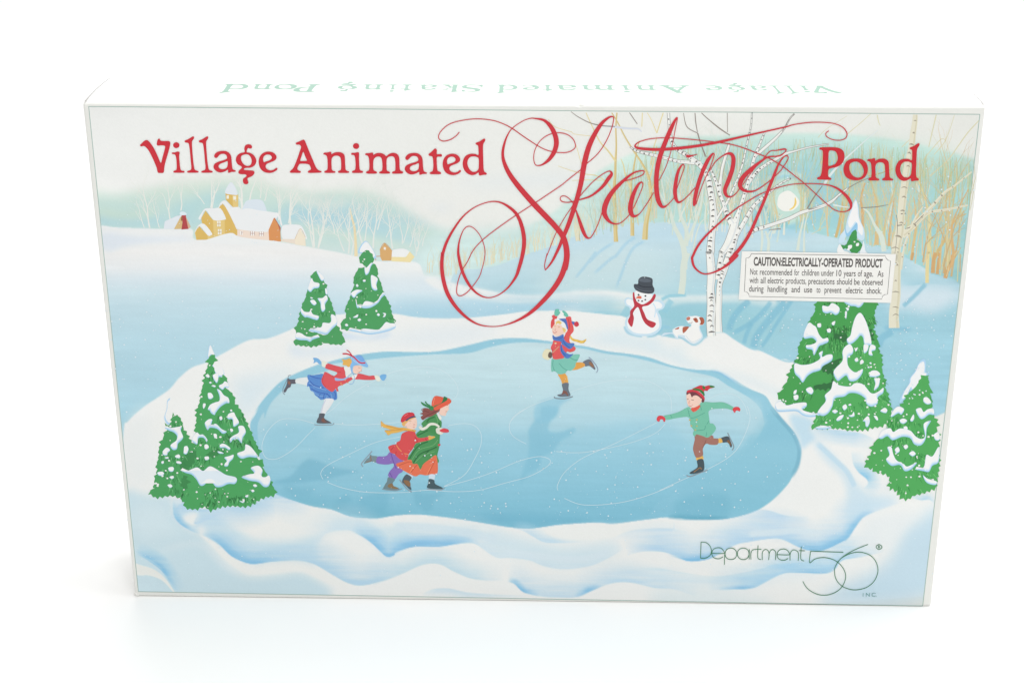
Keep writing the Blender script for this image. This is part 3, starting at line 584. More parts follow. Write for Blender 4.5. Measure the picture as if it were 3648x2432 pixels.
# birches
bi_c, mk = (240, 240, 235), (92, 88, 86)
def birch(name_base, limbs, c, marks, mc=mk, label=None, shade=None, outline=None):
    pr = Print('birch_tree', pic, name_base, 40)
    for st in limbs:
        if outline: P = pts(st); P[:, 2] += 3.0; pr.strip(P, outline)
    for st in limbs: pr.line(st, 10, c)
    for st in limbs:
        P = pts(st)
        if shade: Q = P.copy(); Q[:, 0] += Q[:, 2]*.3; Q[:, 2] *= .22; pr.strip(Q, shade)
    for st in limbs:
        P = smooth(pts(st), 6, False); acc = 0
        for i in range(1, len(P)):
            acc += np.hypot(*(P[i, :2]-P[i-1, :2]))
            if acc > marks*random.uniform(.6, 1.5) and P[i, 2] > 3:
                acc = 0; dx, dy = P[i, :2]-P[i-1, :2]; L = math.hypot(dx, dy)+1e-9; nx, ny = -dy/L, dx/L; w0 = P[i, 2]
                a, b = sorted((random.uniform(-.52, .0), random.uniform(.1, .56))); sg = random.choice((-1, 1)); a, b = (a, b) if sg > 0 else (-b, -a)
                sag = random.uniform(.05, .2)*w0
                m = (a+b)/2
                pr.strip([(P[i, 0]+nx*w0*a, P[i, 1]+ny*w0*a, 1.2), (P[i, 0]+nx*w0*m+dx/L*sag, P[i, 1]+ny*w0*m+dy/L*sag, random.uniform(3.0, 6.8)), (P[i, 0]+nx*w0*b, P[i, 1]+ny*w0*b, 1.4)], mc, 3)
    return pr
far = birch(52, ("H 1530,700,100 1528,560,92 1545,400,88 1548,200,86 1560,0,92 D 1285,1500,86 1290,1350,88 1320,1220,84 1335,1050,70 1350,900,72 1372,720,66 1400,560,60 1430,430,58 1445,300,56 1460,200,50 1465,128,44",
                 "D 1340,1250,70 1440,1170,52 1540,1070,40 1620,1030,26 1760,1010,22 1955,970,16", "D 1545,1060,36 1650,950,30 1740,850,24 1830,790,18 1990,660,14", "D 1330,1568,28 1350,1430,22 1380,1300,24 1430,1180,26 1470,1080,18 1540,980,10"),
            (226, 222, 202), 42, (160, 152, 136), shade=(214, 208, 182))
for st in ("D 1370,1190,8 1440,1160,7 1560,1040,5", "D 1290,1060,5 1300,1150,5 1290,1300,4 1275,1420,3", "D 1330,1050,9 1380,1045,6", "D 1295,1160,9 1365,1150,9"): far.line(st, 5, (128, 122, 112))
far.build('cream birch trunk with a forked branch at right')
cen = birch(56, ("G 1580,775,74 1572,640,76 1580,500,78 1572,340,66 1580,200,74 1565,0,66 C 1648,1400,70 1660,1250,60 1678,1100,66 1668,950,58 1650,840,56 1630,730,50 1590,640,46 1520,570,40 1420,500,34 1340,450,30 1290,380,28 1268,250,22 1258,110,20",
                 "G 1648,738,62 1645,600,54 1650,420,52 1655,300,46 1690,180,60 1755,0,56 C 1850,1380,54 1890,1250,42 1960,1130,36 2050,980,30 2160,880,24 2300,770,14 2400,720,8", "G 1640,250,46 1660,100,48 1680,0,50 C 1760,1410,60 1810,1330,66 1850,1230,72 1880,1130,62 1920,1010,34 1960,890,34 2000,760,32 2030,640,30 2060,520,26 2110,400,16 2150,300,12",
                 "C 1850,1140,60 1800,1050,46 1770,950,30 1735,860,34 1710,780,28 1670,680,20 1640,620,12", "C 1730,840,44 1745,720,24 1760,620,24 1800,480,24 1825,400,20", "C 1700,1110,20 1760,1010,20 1810,930,20 1870,800,18 1920,680,16 1955,560,14 1985,420,12 2025,240,9 2035,112,8",
                 "C 2000,770,26 2080,660,28 2170,590,24 2260,540,24 2352,490,22 D 330,470,14 480,430,10 660,400,5", "C 2060,520,22 2150,440,24 2230,370,22 D 200,310,18 250,250,10 300,160,8 340,120,7", "C 1560,580,34 1440,570,30 1340,560,26 1210,525,26 1080,495,24 960,465,18 900,425,8",
                 "C 1990,1250,26 2060,1200,34 2160,1170,30 2280,1130,28 D 300,1090,30 400,1040,28 500,1010,24 620,970,26 700,925,22 760,870,16 840,810,10"), bi_c, 13, shade=(222, 226, 226), outline=(142, 142, 140))
gy = (150, 140, 132)
for st in ("C 640,232,12 760,242,20 880,256,18 975,260,14 1010,290,6", ): cen.line(st, 8, (214, 220, 230))
for st in ("C 350,100,5 420,150,7 530,205,9 640,230,9 760,238,8", "C 895,108,7 930,160,8 968,215,6", "C 1565,112,7 1640,180,9 1740,260,12 1830,320,9", "C 1505,112,8 1512,200,9 1528,290,6", "C 1398,112,5 1430,240,8 1530,300,7", "C 1805,112,6 1808,290,5", "C 1530,300,12 1560,400,10 1610,520,7",
           "D 460,1000,12 500,930,12 540,870,12 600,790,8", "D 840,810,8 930,760,7 1050,710,4", "D 470,1010,10 600,980,7 700,930,6 800,850,6", "D 960,995,8 1100,985,8 1215,965,4", "D 100,1200,5 200,1190,10 215,1195,3", "D 340,120,8 280,190,7 230,280,5", "C 2060,1190,5 2040,1100,4 2040,1000,3", "C 1570,430,8 1600,520,6"):
    cen.line(st, 5, gy)
for st in ("D 620,770,22 680,680,22 780,570,16 900,460,12 1010,360,8 1120,270,5", "D 700,965,16 800,985,10 870,990,6"): cen.line(st, 6, (222, 232, 232))
cen.build('white birch clump with dark bark marks')

# ------------------------------------------------------------------ village
W_ = (235, 237, 238); OCH, OC2, OC3 = (219, 184, 104), (227, 200, 132), (204, 164, 72)
def house(nm, base, items, label):
    pr = Print(nm, pic, base, 40)
    for it in items:
        if it[0] == 'f': pr.fill(it[1], it[2], sharp=True)
        elif it[0] == 's': pr.fill(it[1], it[2], n=3)
        else: pr.line(it[1], it[3] if len(it) > 3 else 4, it[2])
    return pr.build(label)
house('farmhouse', 58, [('s', "A 1490,960 1540,920 1640,918 1680,960 1720,1060 1780,1040 1780,1100 1480,1100", (218, 228, 236)),
    ('f', "A 1360,1230 1430,1195 1560,1200 1720,1205 1722,1300 1500,1280 1400,1250", (238, 220, 206)), ('s', "A 1415,1060 1500,1000 1640,1020 1790,1040 1800,1070 1725,1205 1640,1218 1520,1205 1430,1190 1400,1150", W_),
    ('f', "A 1765,1088 1800,1130 1826,1215 1832,1308 1722,1298 1716,1200", (218, 150, 96)), ('f', "A 1765,1088 1775,1088 1830,1180 1826,1220 1800,1140", (186, 110, 92)), ('l', "A 1790,1040 1820,1090 1840,1160", (238, 238, 238), 14),
    ('f', "A 1285,950 1335,1010 1400,1140 1425,1190 1425,1252 1310,1235 1300,1060 1255,990", OCH), ('s', "A 1280,935 1320,928 1380,985 1440,985 1500,1080 1430,1192 1400,1150 1340,1030 1290,955 1250,1000 1255,975", W_),
    ('f', "A 1130,1020 1200,1110 1308,1100 1312,1240 1205,1275 1145,1240 1095,1130 1090,1090", OCH), ('f', "A 1200,1105 1308,1100 1310,1240 1205,1268", OC2), ('s', "A 1130,1000 1200,998 1270,1000 1318,1090 1300,1105 1205,1108 1130,1015 1085,1100 1065,1090 1100,1030", W_),
    ('f', "A 1315,858 1435,872 1435,985 1385,988 1320,920", OCH), ('f', "A 1378,868 1435,872 1435,985 1385,985", OC2), ('s', "A 1365,755 1400,790 1430,868 1380,872 1312,856 1330,800", (226, 232, 238)),
    ('f', "A 1072,1165 1150,1250 1195,1238 1205,1272 1150,1290 1045,1292 1030,1230 1045,1195", OC2), ('f', "A 1035,1220 1072,1165 1150,1250 1150,1290 1045,1292", OCH), ('s', "A 1070,1150 1120,1145 1190,1230 1180,1248 1150,1250 1075,1165 1030,1225 1035,1200", W_),
    ('s', "A 1300,1240 1380,1228 1440,1260 1600,1285 1830,1310 1700,1340 1300,1330 1100,1310 1190,1275", (236, 238, 238))] +
    [('f', "A %g,%g %g,%g %g,%g %g,%g" % (x, y, x+w0, y, x+w0, y+h0, x, y+h0), c) for x, y, w0, h0, c in ((1238, 1118, 32, 50, (240, 238, 226)), (1245, 1192, 34, 50, (240, 238, 226)), (1325, 878, 22, 32, (240, 238, 226)), (1388, 885, 26, 34, (240, 238, 226)), (1548, 1212, 38, 40, (244, 240, 236)), (1630, 1215, 38, 42, (244, 240, 236)), (1452, 1210, 24, 36, (244, 240, 236)))] +
    [('l', "A %g,%g %g,%g" % t, (176, 138, 130), 4) for t in ((1567, 1210, 1567, 1252), (1548, 1232, 1586, 1232), (1650, 1214, 1650, 1256), (1630, 1236, 1668, 1236), (1548, 1212, 1548, 1252), (1586, 1212, 1586, 1252), (1630, 1216, 1630, 1256), (1668, 1216, 1668, 1256), (1465, 1212, 1465, 1245), (1465, 1222, 1480, 1222))] +
    [('l', "A %g,%g %g,%g" % t, (198, 158, 80), 4) for t in ((1254, 1118, 1254, 1168), (1238, 1143, 1270, 1143), (1262, 1192, 1262, 1242), (1245, 1217, 1279, 1217), (1336, 878, 1336, 910), (1325, 894, 1347, 894), (1401, 885, 1401, 919), (1388, 902, 1414, 902))],
    'ochre farmhouse with snowy roofs and a small tower')
house('cottage', 58, [('s', "A 1840,1170 1900,1150 2010,1155 2050,1210 2075,1275 2060,1280 2015,1200 1960,1285 1850,1290", W_), ('f', "A 1835,1284 1962,1284 1966,1332 1835,1305", (232, 220, 206)), ('f', "A 2012,1188 2058,1270 2064,1350 1966,1336 1962,1284", (238, 228, 208)), ('l', "A 1962,1284 2012,1188 2060,1270", (214, 190, 160), 5)], 'pale cottage with snow on its roof')
house('barn', 58, [('f', "A 740,1190 750,1120 860,1070 920,1060 900,1190", (224, 230, 236)), ('f', "A 893,1085 915,1060 912,1150 905,1190 836,1192", (216, 186, 132)), ('f', "A 905,1060 945,1056 965,1150 972,1190 905,1196 915,1130", (178, 76, 78)), ('f', "A 945,1070 992,1170 970,1192", (214, 178, 150)), ('s', "A 888,1045 905,1030 935,1032 955,1050 945,1062 900,1062", (222, 234, 240)), ('f', "A 902,1075 918,1080 912,1110 900,1120", (150, 110, 80))], 'small dark red barn')
house('cottage', 58, [('s', "B 750,1400 830,1375 900,1378 940,1410 900,1450 780,1455", (236, 238, 238)), ('f', "B 770,1450 905,1452 940,1400 985,1450 945,1500 770,1490", (238, 222, 170)), ('f', "B 705,1320 775,1395 768,1485 682,1485 665,1450 663,1385", (216, 172, 116)), ('l', "B 662,1388 705,1322 776,1396", (206, 160, 110), 5), ('f', "B 698,1358 718,1362 716,1386 698,1382", (240, 236, 228)), ('l', "B 665,1443 622,1450 625,1485", (206, 150, 120), 6)], 'tiny tan cottage beside a small pine')

# moon and its crescent
mo = Print('sun', pic, 62, 10)
mo.fill("D 180,960 195,880 250,840 300,838 350,880 385,930 370,980 320,1020 240,1025 195,995", (240, 240, 234), n=5)
mo.fill("D 345,895 360,940 345,985 310,1012 292,1010 325,985 340,950", (238, 208, 118)); mo.build('pale sun with a yellow crescent')

# ------------------------------------------------------------------ pines
GR = (80, 158, 98)
def jag(P, amp, sp=9.0):
    P = smooth(P, 6); out = []; L = np.hypot(*(np.roll(P, -1, 0)-P).T); s = 0; tot = L.sum(); cum = np.concatenate([[0], np.cumsum(L)]); n = int(tot/sp)
    Pc = np.vstack([P, P[:1]]); A = 0.5*np.sum(P[:, 0]*np.roll(P[:, 1], -1)-np.roll(P[:, 0], -1)*P[:, 1]); sg = 1 if A > 0 else -1
    for k in range(n):
        t = tot*k/n; x, y = np.interp(t, cum, Pc[:, 0]), np.interp(t, cum, Pc[:, 1]); x2, y2 = np.interp((t+3) % tot, cum, Pc[:, 0]), np.interp((t+3) % tot, cum, Pc[:, 1])
        dx, dy = x2-x, y2-y; l = math.hypot(dx, dy)+1e-9; nx, ny = dy/l*sg, -dx/l*sg
        big = random.random() < .25; dn = max(0.0, ny)
        a = amp*(random.uniform(1.2, 2.2) if big else random.uniform(.3, 1.1))*(1-.45*dn) if k % 2 else -amp*.15
        out.append((x+nx*a, y+ny*a+(amp*random.uniform(.3, .9) if k % 2 else 0)))
    return np.array(out)
def inside(P, x, y):
    c = False; n = len(P)
    for i in range(n):
        x1, y1 = P[i]; x2, y2 = P[i-1]
        if (y1 > y) != (y2 > y) and x < (x2-x1)*(y-y1)/(y2-y1+1e-12)+x1: c = not c
    return c
def pine(base, outline, col, snows, label, amp=5, cap=None, nd=120, specks=26, dark=(58, 132, 76), extra=None, lite=(112, 186, 122)):
    pr = Print('pine_tree', pic, base, 4000)
    P = pts(outline)[:, :2]; J = jag(P, amp)
    if cap:
        for cst in cap: pr.fill(cst, (176, 212, 238)); Q = smooth(pts(cst)[:, :2], 4); Q = Q+(0.0, -1.5); c0 = Q.mean(0); pr.poly(c0+(Q-c0)*.84+(1.5, -1), (238, 239, 240))
    pr.poly(J, col)
    x0, y0 = P.min(0); x1, y1 = P.max(0); Ps = smooth(P, 3)
    def rnd():
        for _ in range(200):
            x, y = random.uniform(x0, x1), random.uniform(y0, y1)
            if inside(Ps, x, y): return x, y
        return x, y
    nl = 1.0 if amp > 4 else .6; dk2 = tuple(.5*(v+u) for v, u in zip(dark, col)); cl = [rnd() for _ in range(max(3, nd//16))]; nd = int(nd*1.7)
    k0 = pr.k
    for k in range(nd):                        # needle strokes in clusters
        pr.k = k0+k % 10
        cxx, cyy = random.choice(cl); x, y = cxx+random.gauss(0, 17)*nl, cyy+random.gauss(0, 7)*nl
        if not inside(Ps, x, y) or not inside(Ps, x, y+14): continue
        a = random.uniform(-.35, .35)+(x-(x0+x1)/2)/(x1-x0+1)*1.6; L = random.uniform(10, 24)*nl
        c = random.choice((dark, dark, dk2, lite))
        pr.strip([(x, y, random.uniform(2.2, 4.6)*nl), (x+math.sin(a)*L, y+math.cos(a)*L, .5)], c, 2, .3)
    pr.k = k0+12
    if extra: extra(pr)
    for st in snows:
        Q = smooth(pts(st)[:, :2], 5); big = (Q.max(0)-Q.min(0)).max()
        A2 = np.sum(Q[:, 0]*np.roll(Q[:, 1], -1)-np.roll(Q[:, 0], -1)*Q[:, 1]); d = np.roll(Q, -1, 0)-np.roll(Q, 1, 0); l = np.hypot(d[:, 0], d[:, 1])+1e-9
        nrm = np.stack([d[:, 1]/l, -d[:, 0]/l], 1)*(1 if A2 > 0 else -1)
        def inset(k, e): return Q-nrm*(e+k*np.clip(nrm[:, 1:2]+.1, 0, 1))
        if big > 20:
            kk = min(9.0, big*.12); pr.poly(Q, (164, 206, 236)); pr.poly(inset(kk*.4, .3), (196, 222, 240)); pr.poly(inset(kk*.75, .5), (222, 233, 241)); pr.poly(inset(kk*1.15, .8), (240, 240, 240))
        else: pr.poly(Q, (190, 218, 238)); pr.poly(inset(1.6, .4), (240, 240, 240))
    k0 = pr.k
    for k in range(specks):
        pr.k = k0+k % 6
        x, y = rnd(); r = random.choice((1.3, 1.8, 2.4, 3.2, 4.2)); pr.dot(x, y, r, r*.85, (238, 240, 238), 7, 0, .2)
    return pr.build(label)

pine(66, "E 2080,168 2110,200 2135,240 2160,280 2180,322 2160,350 2190,400 2225,470 2235,520 2268,590 2215,575 2222,640 2160,660 2120,695 2080,690 2010,725 2100,750 2170,768 2220,720 2262,665 2310,740 2352,825 2290,852 2200,845 2160,838 2100,862 2020,868 1950,862 1875,845 1880,808 1930,800 1985,812 2040,800 1990,785 1930,745 1895,735 1890,695 1915,650 1930,570 1950,490 1985,410 2000,350 2040,300 2050,275 2030,225",
     GR, ["E 2085,175 2110,180 2150,220 2155,250 2130,262 2100,210", "E 2040,235 2060,270 2110,285 2105,325 2060,335 2030,365 2005,345 2015,290", "E 2025,445 2060,438 2085,470 2065,490 2040,475", "E 2095,425 2140,420 2175,395 2190,435 2165,480 2165,530 2140,550 2125,520 2120,470", "E 1940,510 1970,545 2015,550 2030,528 2050,570 2105,590 2095,625 2060,620 2000,600 1975,600 1940,560", "E 2220,575 2262,592 2275,660 2230,710 2180,760 2120,750 2010,722 2075,700 2130,690 2145,650 2215,650", "E 1905,742 1945,750 2000,780 2115,782 2050,808 2025,828 1990,815 1930,812 1895,800 1890,770", "E 2165,330 2185,350 2185,390 2168,380", "E 2030,412 2052,420 2046,428 2030,426"],
     'small pine left of the pair above the pond', 3.5, None, 70, 16)
pine(66, "F 455,-26 500,5 532,70 500,92 540,110 565,160 560,220 590,270 612,350 625,390 655,440 675,490 690,550 722,660 650,660 640,640 600,690 560,715 460,712 420,700 395,735 350,705 300,722 228,700 228,640 270,600 262,510 295,450 312,395 325,350 345,300 340,240 370,170 420,138 440,140 455,130 410,95 392,70 400,30",
     GR, ["F 500,95 520,100 500,130 480,190 450,205 440,140 462,135", "F 500,215 530,215 565,245 552,300 560,345 530,350 505,315", "F 318,372 360,345 400,345 420,355 375,385 345,420 320,400", "F 358,430 372,480 410,500 450,450 540,465 570,440 610,370 635,385 600,420 565,470 500,510 440,518 400,508 370,510", "F 640,645 680,655 722,660 725,700 640,735 500,760 400,745 290,720 330,705 360,710 400,730 430,705 560,715 600,690", "F 425,255 448,250 450,268 430,270", "F 335,600 380,572 375,600 345,605", "F 375,625 395,610 410,625 392,640", "F 258,670 275,658 290,678 270,685", "F 555,575 570,562 585,578 570,590", "F 610,560 640,565 632,595 610,598 625,580", "F 360,300 375,292 385,310 370,320"],
     'small pine right of the pair above the pond', 3.5, ["F 380,0 400,-60 450,-110 500,-60 550,40 500,60 420,10"], 80, 22)
pine(66, "X 575,150 598,165 610,205 590,225 575,240 605,300 590,330 620,350 660,350 680,325 715,392 690,410 700,445 742,480 778,545 770,575 830,640 865,720 900,790 925,850 945,900 975,960 995,1020 960,1050 1030,1100 1020,1135 1060,1200 1090,1270 1132,1345 1112,1380 1050,1390 1000,1410 940,1445 870,1475 750,1470 650,1478 560,1510 530,1480 490,1480 440,1497 350,1488 335,1440 310,1400 300,1300 330,1130 400,960 445,930 440,880 430,800 440,750 440,700 445,640 465,580 480,500 490,440 510,380 520,320 545,230 545,190",
     (78, 162, 96), ["X 520,335 540,322 556,340 550,355 530,350", "X 585,330 630,315 632,370 620,400 605,390 588,360", "X 540,490 570,488 588,520 570,540 545,535", "X 620,455 650,465 680,505 720,530 728,575 700,578 650,610 610,660 600,680 570,665 555,640 540,630 560,590 600,570 640,555 640,510", "X 500,580 520,580 520,600 505,625 497,610", "X 640,700 660,690 668,715 650,725", "X 710,700 720,670 765,655 785,690 812,740 800,765 765,780 755,720 720,715", "X 515,745 550,715 580,720 570,770 610,755 660,800 705,825 670,842 620,800 560,790 540,812 520,780", "X 805,780 850,775 872,830 845,880 835,925 800,890 760,895 740,920 730,890 760,860 810,830", "X 445,830 470,850 500,850 535,890 530,915 505,880 460,880 450,930 430,930 400,900 415,860", "X 512,940 535,935 550,960 530,978 512,970", "X 590,845 615,845 620,870 600,882", "X 645,940 680,928 735,965 725,985 690,965 650,965", "X 512,1045 545,1040 550,1065 520,1072", "X 625,995 660,1000 680,1015 640,1015", "X 685,1050 730,1035 765,1025 760,1060 730,1090 715,1125 685,1125 690,1100 705,1080", "X 870,935 920,960 980,1040 970,1052 900,1045 840,1060 805,1040 800,1010 860,985", "X 300,1160 350,1170 400,1150 450,1135 500,1165 560,1125 640,1165 700,1200 780,1220 795,1250 775,1280 720,1280 660,1305 610,1305 580,1270 540,1265 500,1295 470,1290 440,1240 400,1200 350,1185", "X 835,1220 900,1195 945,1185 915,1140 980,1120 1018,1160 1010,1210 1040,1220 1075,1205 1088,1250 1070,1300 1030,1305 980,1265 900,1250", "X 935,1290 955,1282 972,1298 950,1308", "X 918,1335 935,1328 948,1342 930,1352", "X 865,1385 885,1376 894,1390 878,1398", "X 815,1425 845,1430 855,1408 862,1430 845,1446", "X 735,800 752,798 762,815 750,828 738,820", "X 640,420 670,405 690,385 720,405 722,440 690,440 670,460 640,440", "X 550,395 565,388 575,398 562,406", "X 572,425 590,417 610,425 600,437", "X 735,635 748,630 755,645 740,650"],
     'tall snow-dotted pine at the lower left', 6, ["X 552,72 565,75 580,110 600,165 560,160 545,188 536,180 542,120", "X 568,225 610,260 660,262 680,300 680,340 640,350 600,320"], 300, 60, dark=(50, 118, 68), extra=lambda p: [p.poly(jag(pts(t)[:, :2], 7), (64, 136, 80)) for t in ('X 300,1130 335,1050 400,990 440,1010 420,1070 400,1120 340,1150', 'X 560,1000 600,985 640,1000 590,1050 560,1040', 'X 330,1200 360,1260 350,1330 310,1290')])
pine(72, "X 238,655 250,690 270,670 290,700 320,750 325,790 340,830 370,860 380,900 420,935 440,950 400,1020 330,1130 310,1240 330,1400 240,1380 180,1385 130,1390 90,1400 60,1375 22,1365 70,1310 75,1260 80,1210 100,1180 95,1100 115,1040 110,990 130,930 150,880 160,840 180,815 210,815 220,790 185,775 165,745 195,770 225,745 215,720 232,690",
     (76, 158, 94), ["X 165,790 230,790 290,780 312,785 305,815 325,870 310,900 280,930 270,975 240,985 215,960 220,935 265,900 270,860 240,830 200,815", "X 150,990 175,965 200,970 210,990 190,1010 185,1030 155,1030 145,1010", "X 335,955 360,950 372,980 355,1020 330,1015 330,985", "X 255,1035 285,1022 300,1040 290,1056 260,1050", "X 265,1085 290,1080 312,1095 300,1106 270,1100", "X 195,1140 230,1130 245,1145 235,1172 205,1170", "X 100,1180 140,1172 160,1190 140,1210 110,1205", "X 205,1220 235,1208 245,1225 225,1238", "X 188,1290 215,1282 232,1300 210,1314", "X 135,1085 155,1080 155,1100 138,1104", "X 165,1050 190,1044 200,1054 180,1062"],
     'smaller pine at the lower left', 6, ["X 212,535 192,580 185,640 175,700 195,745 222,745 215,765 180,755 160,700 180,630 185,560 200,537"], 130, 26)
pine(78, "Y 390,48 785,48 790,100 782,150 790,210 770,240 800,300 805,330 820,360 815,400 835,470 838,540 850,610 860,680 700,900 480,990 380,900 360,870 250,870 270,830 200,800 150,822 100,790 62,745 85,715 110,690 95,680 130,650 145,600 160,560 190,505 215,460 222,420 215,400 240,345 262,310 300,320 330,240 300,205 320,160 350,100 345,85",
     (74, 158, 84), ["Y 398,80 440,85 470,60 520,90 522,130 495,150 460,132 430,138 400,125", "Y 562,50 695,50 690,80 665,95 640,85 600,80", "Y 300,205 330,225 350,240 370,290 400,325 435,318 440,350 400,370 370,385 335,450 320,410 280,400 275,375 310,370 350,350 320,320 262,325 260,280 280,230", "Y 190,510 240,520 300,515 350,495 380,470 370,435 400,418 395,460 430,445 470,445 465,490 400,530 380,560 320,580 280,610 250,652 225,620 190,580", "Y 275,700 310,685 330,715 315,740 285,725", "Y 360,215 385,212 385,240 362,240", "Y 468,205 492,195 485,225 468,222", "Y 430,255 460,255 455,280 435,278", "Y 185,715 205,705 200,735 182,738", "Y 182,750 215,745 215,775 190,782", "Y 50,805 90,790 130,820 200,805 272,800 278,830 250,855 330,880 370,880 370,900 300,908 250,895 200,865 100,870 60,865 45,835", "Y 565,125 580,125 575,175 566,170", "Y 570,95 595,100 585,120"],
     'large dark green pine with heavy snow at right', 6, ["Y 255,320 262,270 290,215 330,230 350,330 300,350"], 330, 40, dark=(46, 112, 62), lite=(110, 190, 112), extra=lambda p: [p.poly(jag(pts(t)[:, :2], 5), (54, 112, 66)) for t in ('Y 475,490 530,470 545,480 492,550 475,620 482,650 430,700 330,692 350,668 430,660 470,640 470,590 400,565 392,540 440,500', 'Y 480,295 540,290 575,300 582,330 560,350 530,330 490,320', 'Y 690,160 720,180 750,250 790,370 780,380 750,300')])
pr = Print('pine_crown', pic, 170, 60)
pr.fill("D 912,915 935,980 945,1090 990,1200 985,1290 930,1280 900,1200 860,1230 820,1260 800,1310 752,1318 765,1250 810,1190 830,1100 870,990 890,940", (204, 226, 240)); pr.fill("D 912,925 930,1000 940,1100 975,1180 970,1250 930,1200 910,1120 860,1180 840,1120 880,1000", (240, 240, 240))
pr.fill("D 815,1175 830,1230 870,1190 920,1130 925,1200 870,1240 830,1260 812,1220", (150, 200, 232)); pr.poly(jag(pts("D 912,1195 922,1250 920,1290 955,1310 970,1345 940,1400 880,1410 830,1370 790,1375 762,1350 775,1335 812,1345 840,1300 860,1250 880,1215")[:, :2], 2), (70, 150, 84))
for st in ("D 840,1345 875,1340 870,1370 842,1375", "D 915,1325 940,1320 938,1345 915,1350", "D 890,1305 908,1305 900,1318", "D 835,1370 855,1372 850,1390 832,1385"): pr.fill(st, (238, 240, 240))
pr.fill("D 740,1410 760,1330 800,1390 830,1400 850,1415", (238, 239, 238)); pr.fill("D 950,1415 970,1350 985,1300 1000,1390 1020,1415", (230, 236, 240))
pr.build('snow-capped tip of the large pine')
pine(170, "Y 672,135 715,180 740,250 765,350 790,365 800,410 830,450 838,540 850,610 860,680 885,740 892,800 912,855 880,930 840,975 760,985 700,1000 600,1005 520,990 430,985 312,990 345,940 350,905 420,880 430,800 470,760 480,690 490,620 490,560 545,480 545,410 600,360 590,320 620,250 640,170",
     (84, 170, 94), ["Y 672,132 700,155 730,220 755,310 762,365 745,375 710,370 700,320 680,302 655,330 620,360 590,365 578,330 605,300 618,240 640,170", "Y 560,390 600,365 625,400 620,440 585,465 590,530 640,575 695,550 690,590 650,635 600,640 575,600 540,620 510,640 480,590 490,550 545,490 545,430", "Y 705,370 740,375 730,420 705,430", "Y 755,372 790,380 790,410 765,420 770,450 740,440", "Y 748,590 760,565 800,562 828,590 800,610 750,608", "Y 782,620 822,625 815,680 780,710 790,660", "Y 478,640 520,670 600,680 640,655 700,665 760,730 810,720 850,690 848,730 810,760 805,810 760,830 725,810 715,770 660,735 600,730 560,755 490,770 470,830 440,880 400,900 360,880 380,840 420,790 415,745 460,700", "Y 545,830 570,812 580,840 558,858", "Y 468,865 490,852 512,865 490,882", "Y 500,925 525,898 556,892 540,925 510,938", "Y 590,895 615,890 630,868 635,900 610,908", "Y 698,935 735,900 750,940 735,980 718,975 715,945", "Y 778,900 800,900 812,925 800,932", "Y 828,860 860,838 880,855 870,878 840,872", "Y 636,480 655,465 664,490 645,497", "Y 675,500 690,480 705,495 695,512", "Y 640,400 660,390 652,415 640,418", "Y 730,538 745,530 745,545", "Y 745,505 760,500 760,517", "Y 345,985 400,970 465,985 420,998 360,998", "Y 590,815 605,808 612,820 595,824"],
     'bright green pine in front of the large one', 6, None, 200, 70, dark=(62, 146, 78), lite=(120, 198, 122))
pine(170, "Y 1160,598 1185,620 1190,670 1205,700 1200,740 1215,790 1210,840 1222,900 1250,940 1248,1000 1262,1090 1258,1150 1264,1250 1256,1320 1243,1400 1242,1430 1150,1470 1080,1490 1020,1520 980,1495 940,1440 900,1440 895,1350 850,1325 800,1320 780,1290 735,1285 720,1235 755,1190 770,1130 795,1080 830,1060 905,1035 885,1000 880,985 890,910 930,880 985,830 1010,780 1050,720 1090,680 1130,620",
     (82, 168, 92), ["Y 905,900 930,850 965,828 1005,850 985,890 960,880 920,905", "Y 1152,765 1180,762 1208,800 1180,815 1150,795", "Y 1092,855 1130,840 1150,870 1180,850 1222,845 1228,890 1190,890 1150,920 1120,915", "Y 972,930 1000,918 1028,935 1005,958 980,952", "Y 1050,930 1075,888 1080,920 1065,942", "Y 1000,985 1020,975 1032,995 1012,1008", "Y 815,1060 840,1010 900,990 925,1018 975,992 1050,1008 1090,1050 1130,1070 1160,1050 1150,960 1205,935 1175,990 1165,1070 1130,1118 1080,1110 1050,1065 990,1055 920,1080 880,1050 840,1070", "Y 880,1135 910,1130 925,1185 950,1230 1000,1255 1030,1275 1100,1245 1060,1295 1010,1310 975,1265 910,1270 870,1225 895,1190", "Y 935,1150 960,1130 972,1160 950,1178", "Y 1000,1125 1022,1112 1035,1130 1015,1148", "Y 1042,1180 1070,1160 1092,1182 1068,1200", "Y 1085,1295 1150,1280 1170,1190 1215,1200 1262,1130 1262,1240 1215,1270 1190,1315 1150,1310", "Y 1145,1340 1180,1365 1245,1385 1240,1412 1190,1405 1160,1380", "Y 1225,1040 1262,1020 1270,1075 1240,1080"],
     'pine cut by the right edge of the picture', 7, ["Y 1160,478 1168,520 1165,570 1185,580 1170,605 1140,610 1120,680 1080,722 1055,715 1045,700 1010,770 975,805 972,780 1000,720 1040,660 1045,620 1090,560 1110,510 1135,482"], 220, 50, dark=(56, 138, 72), lite=(116, 196, 118))

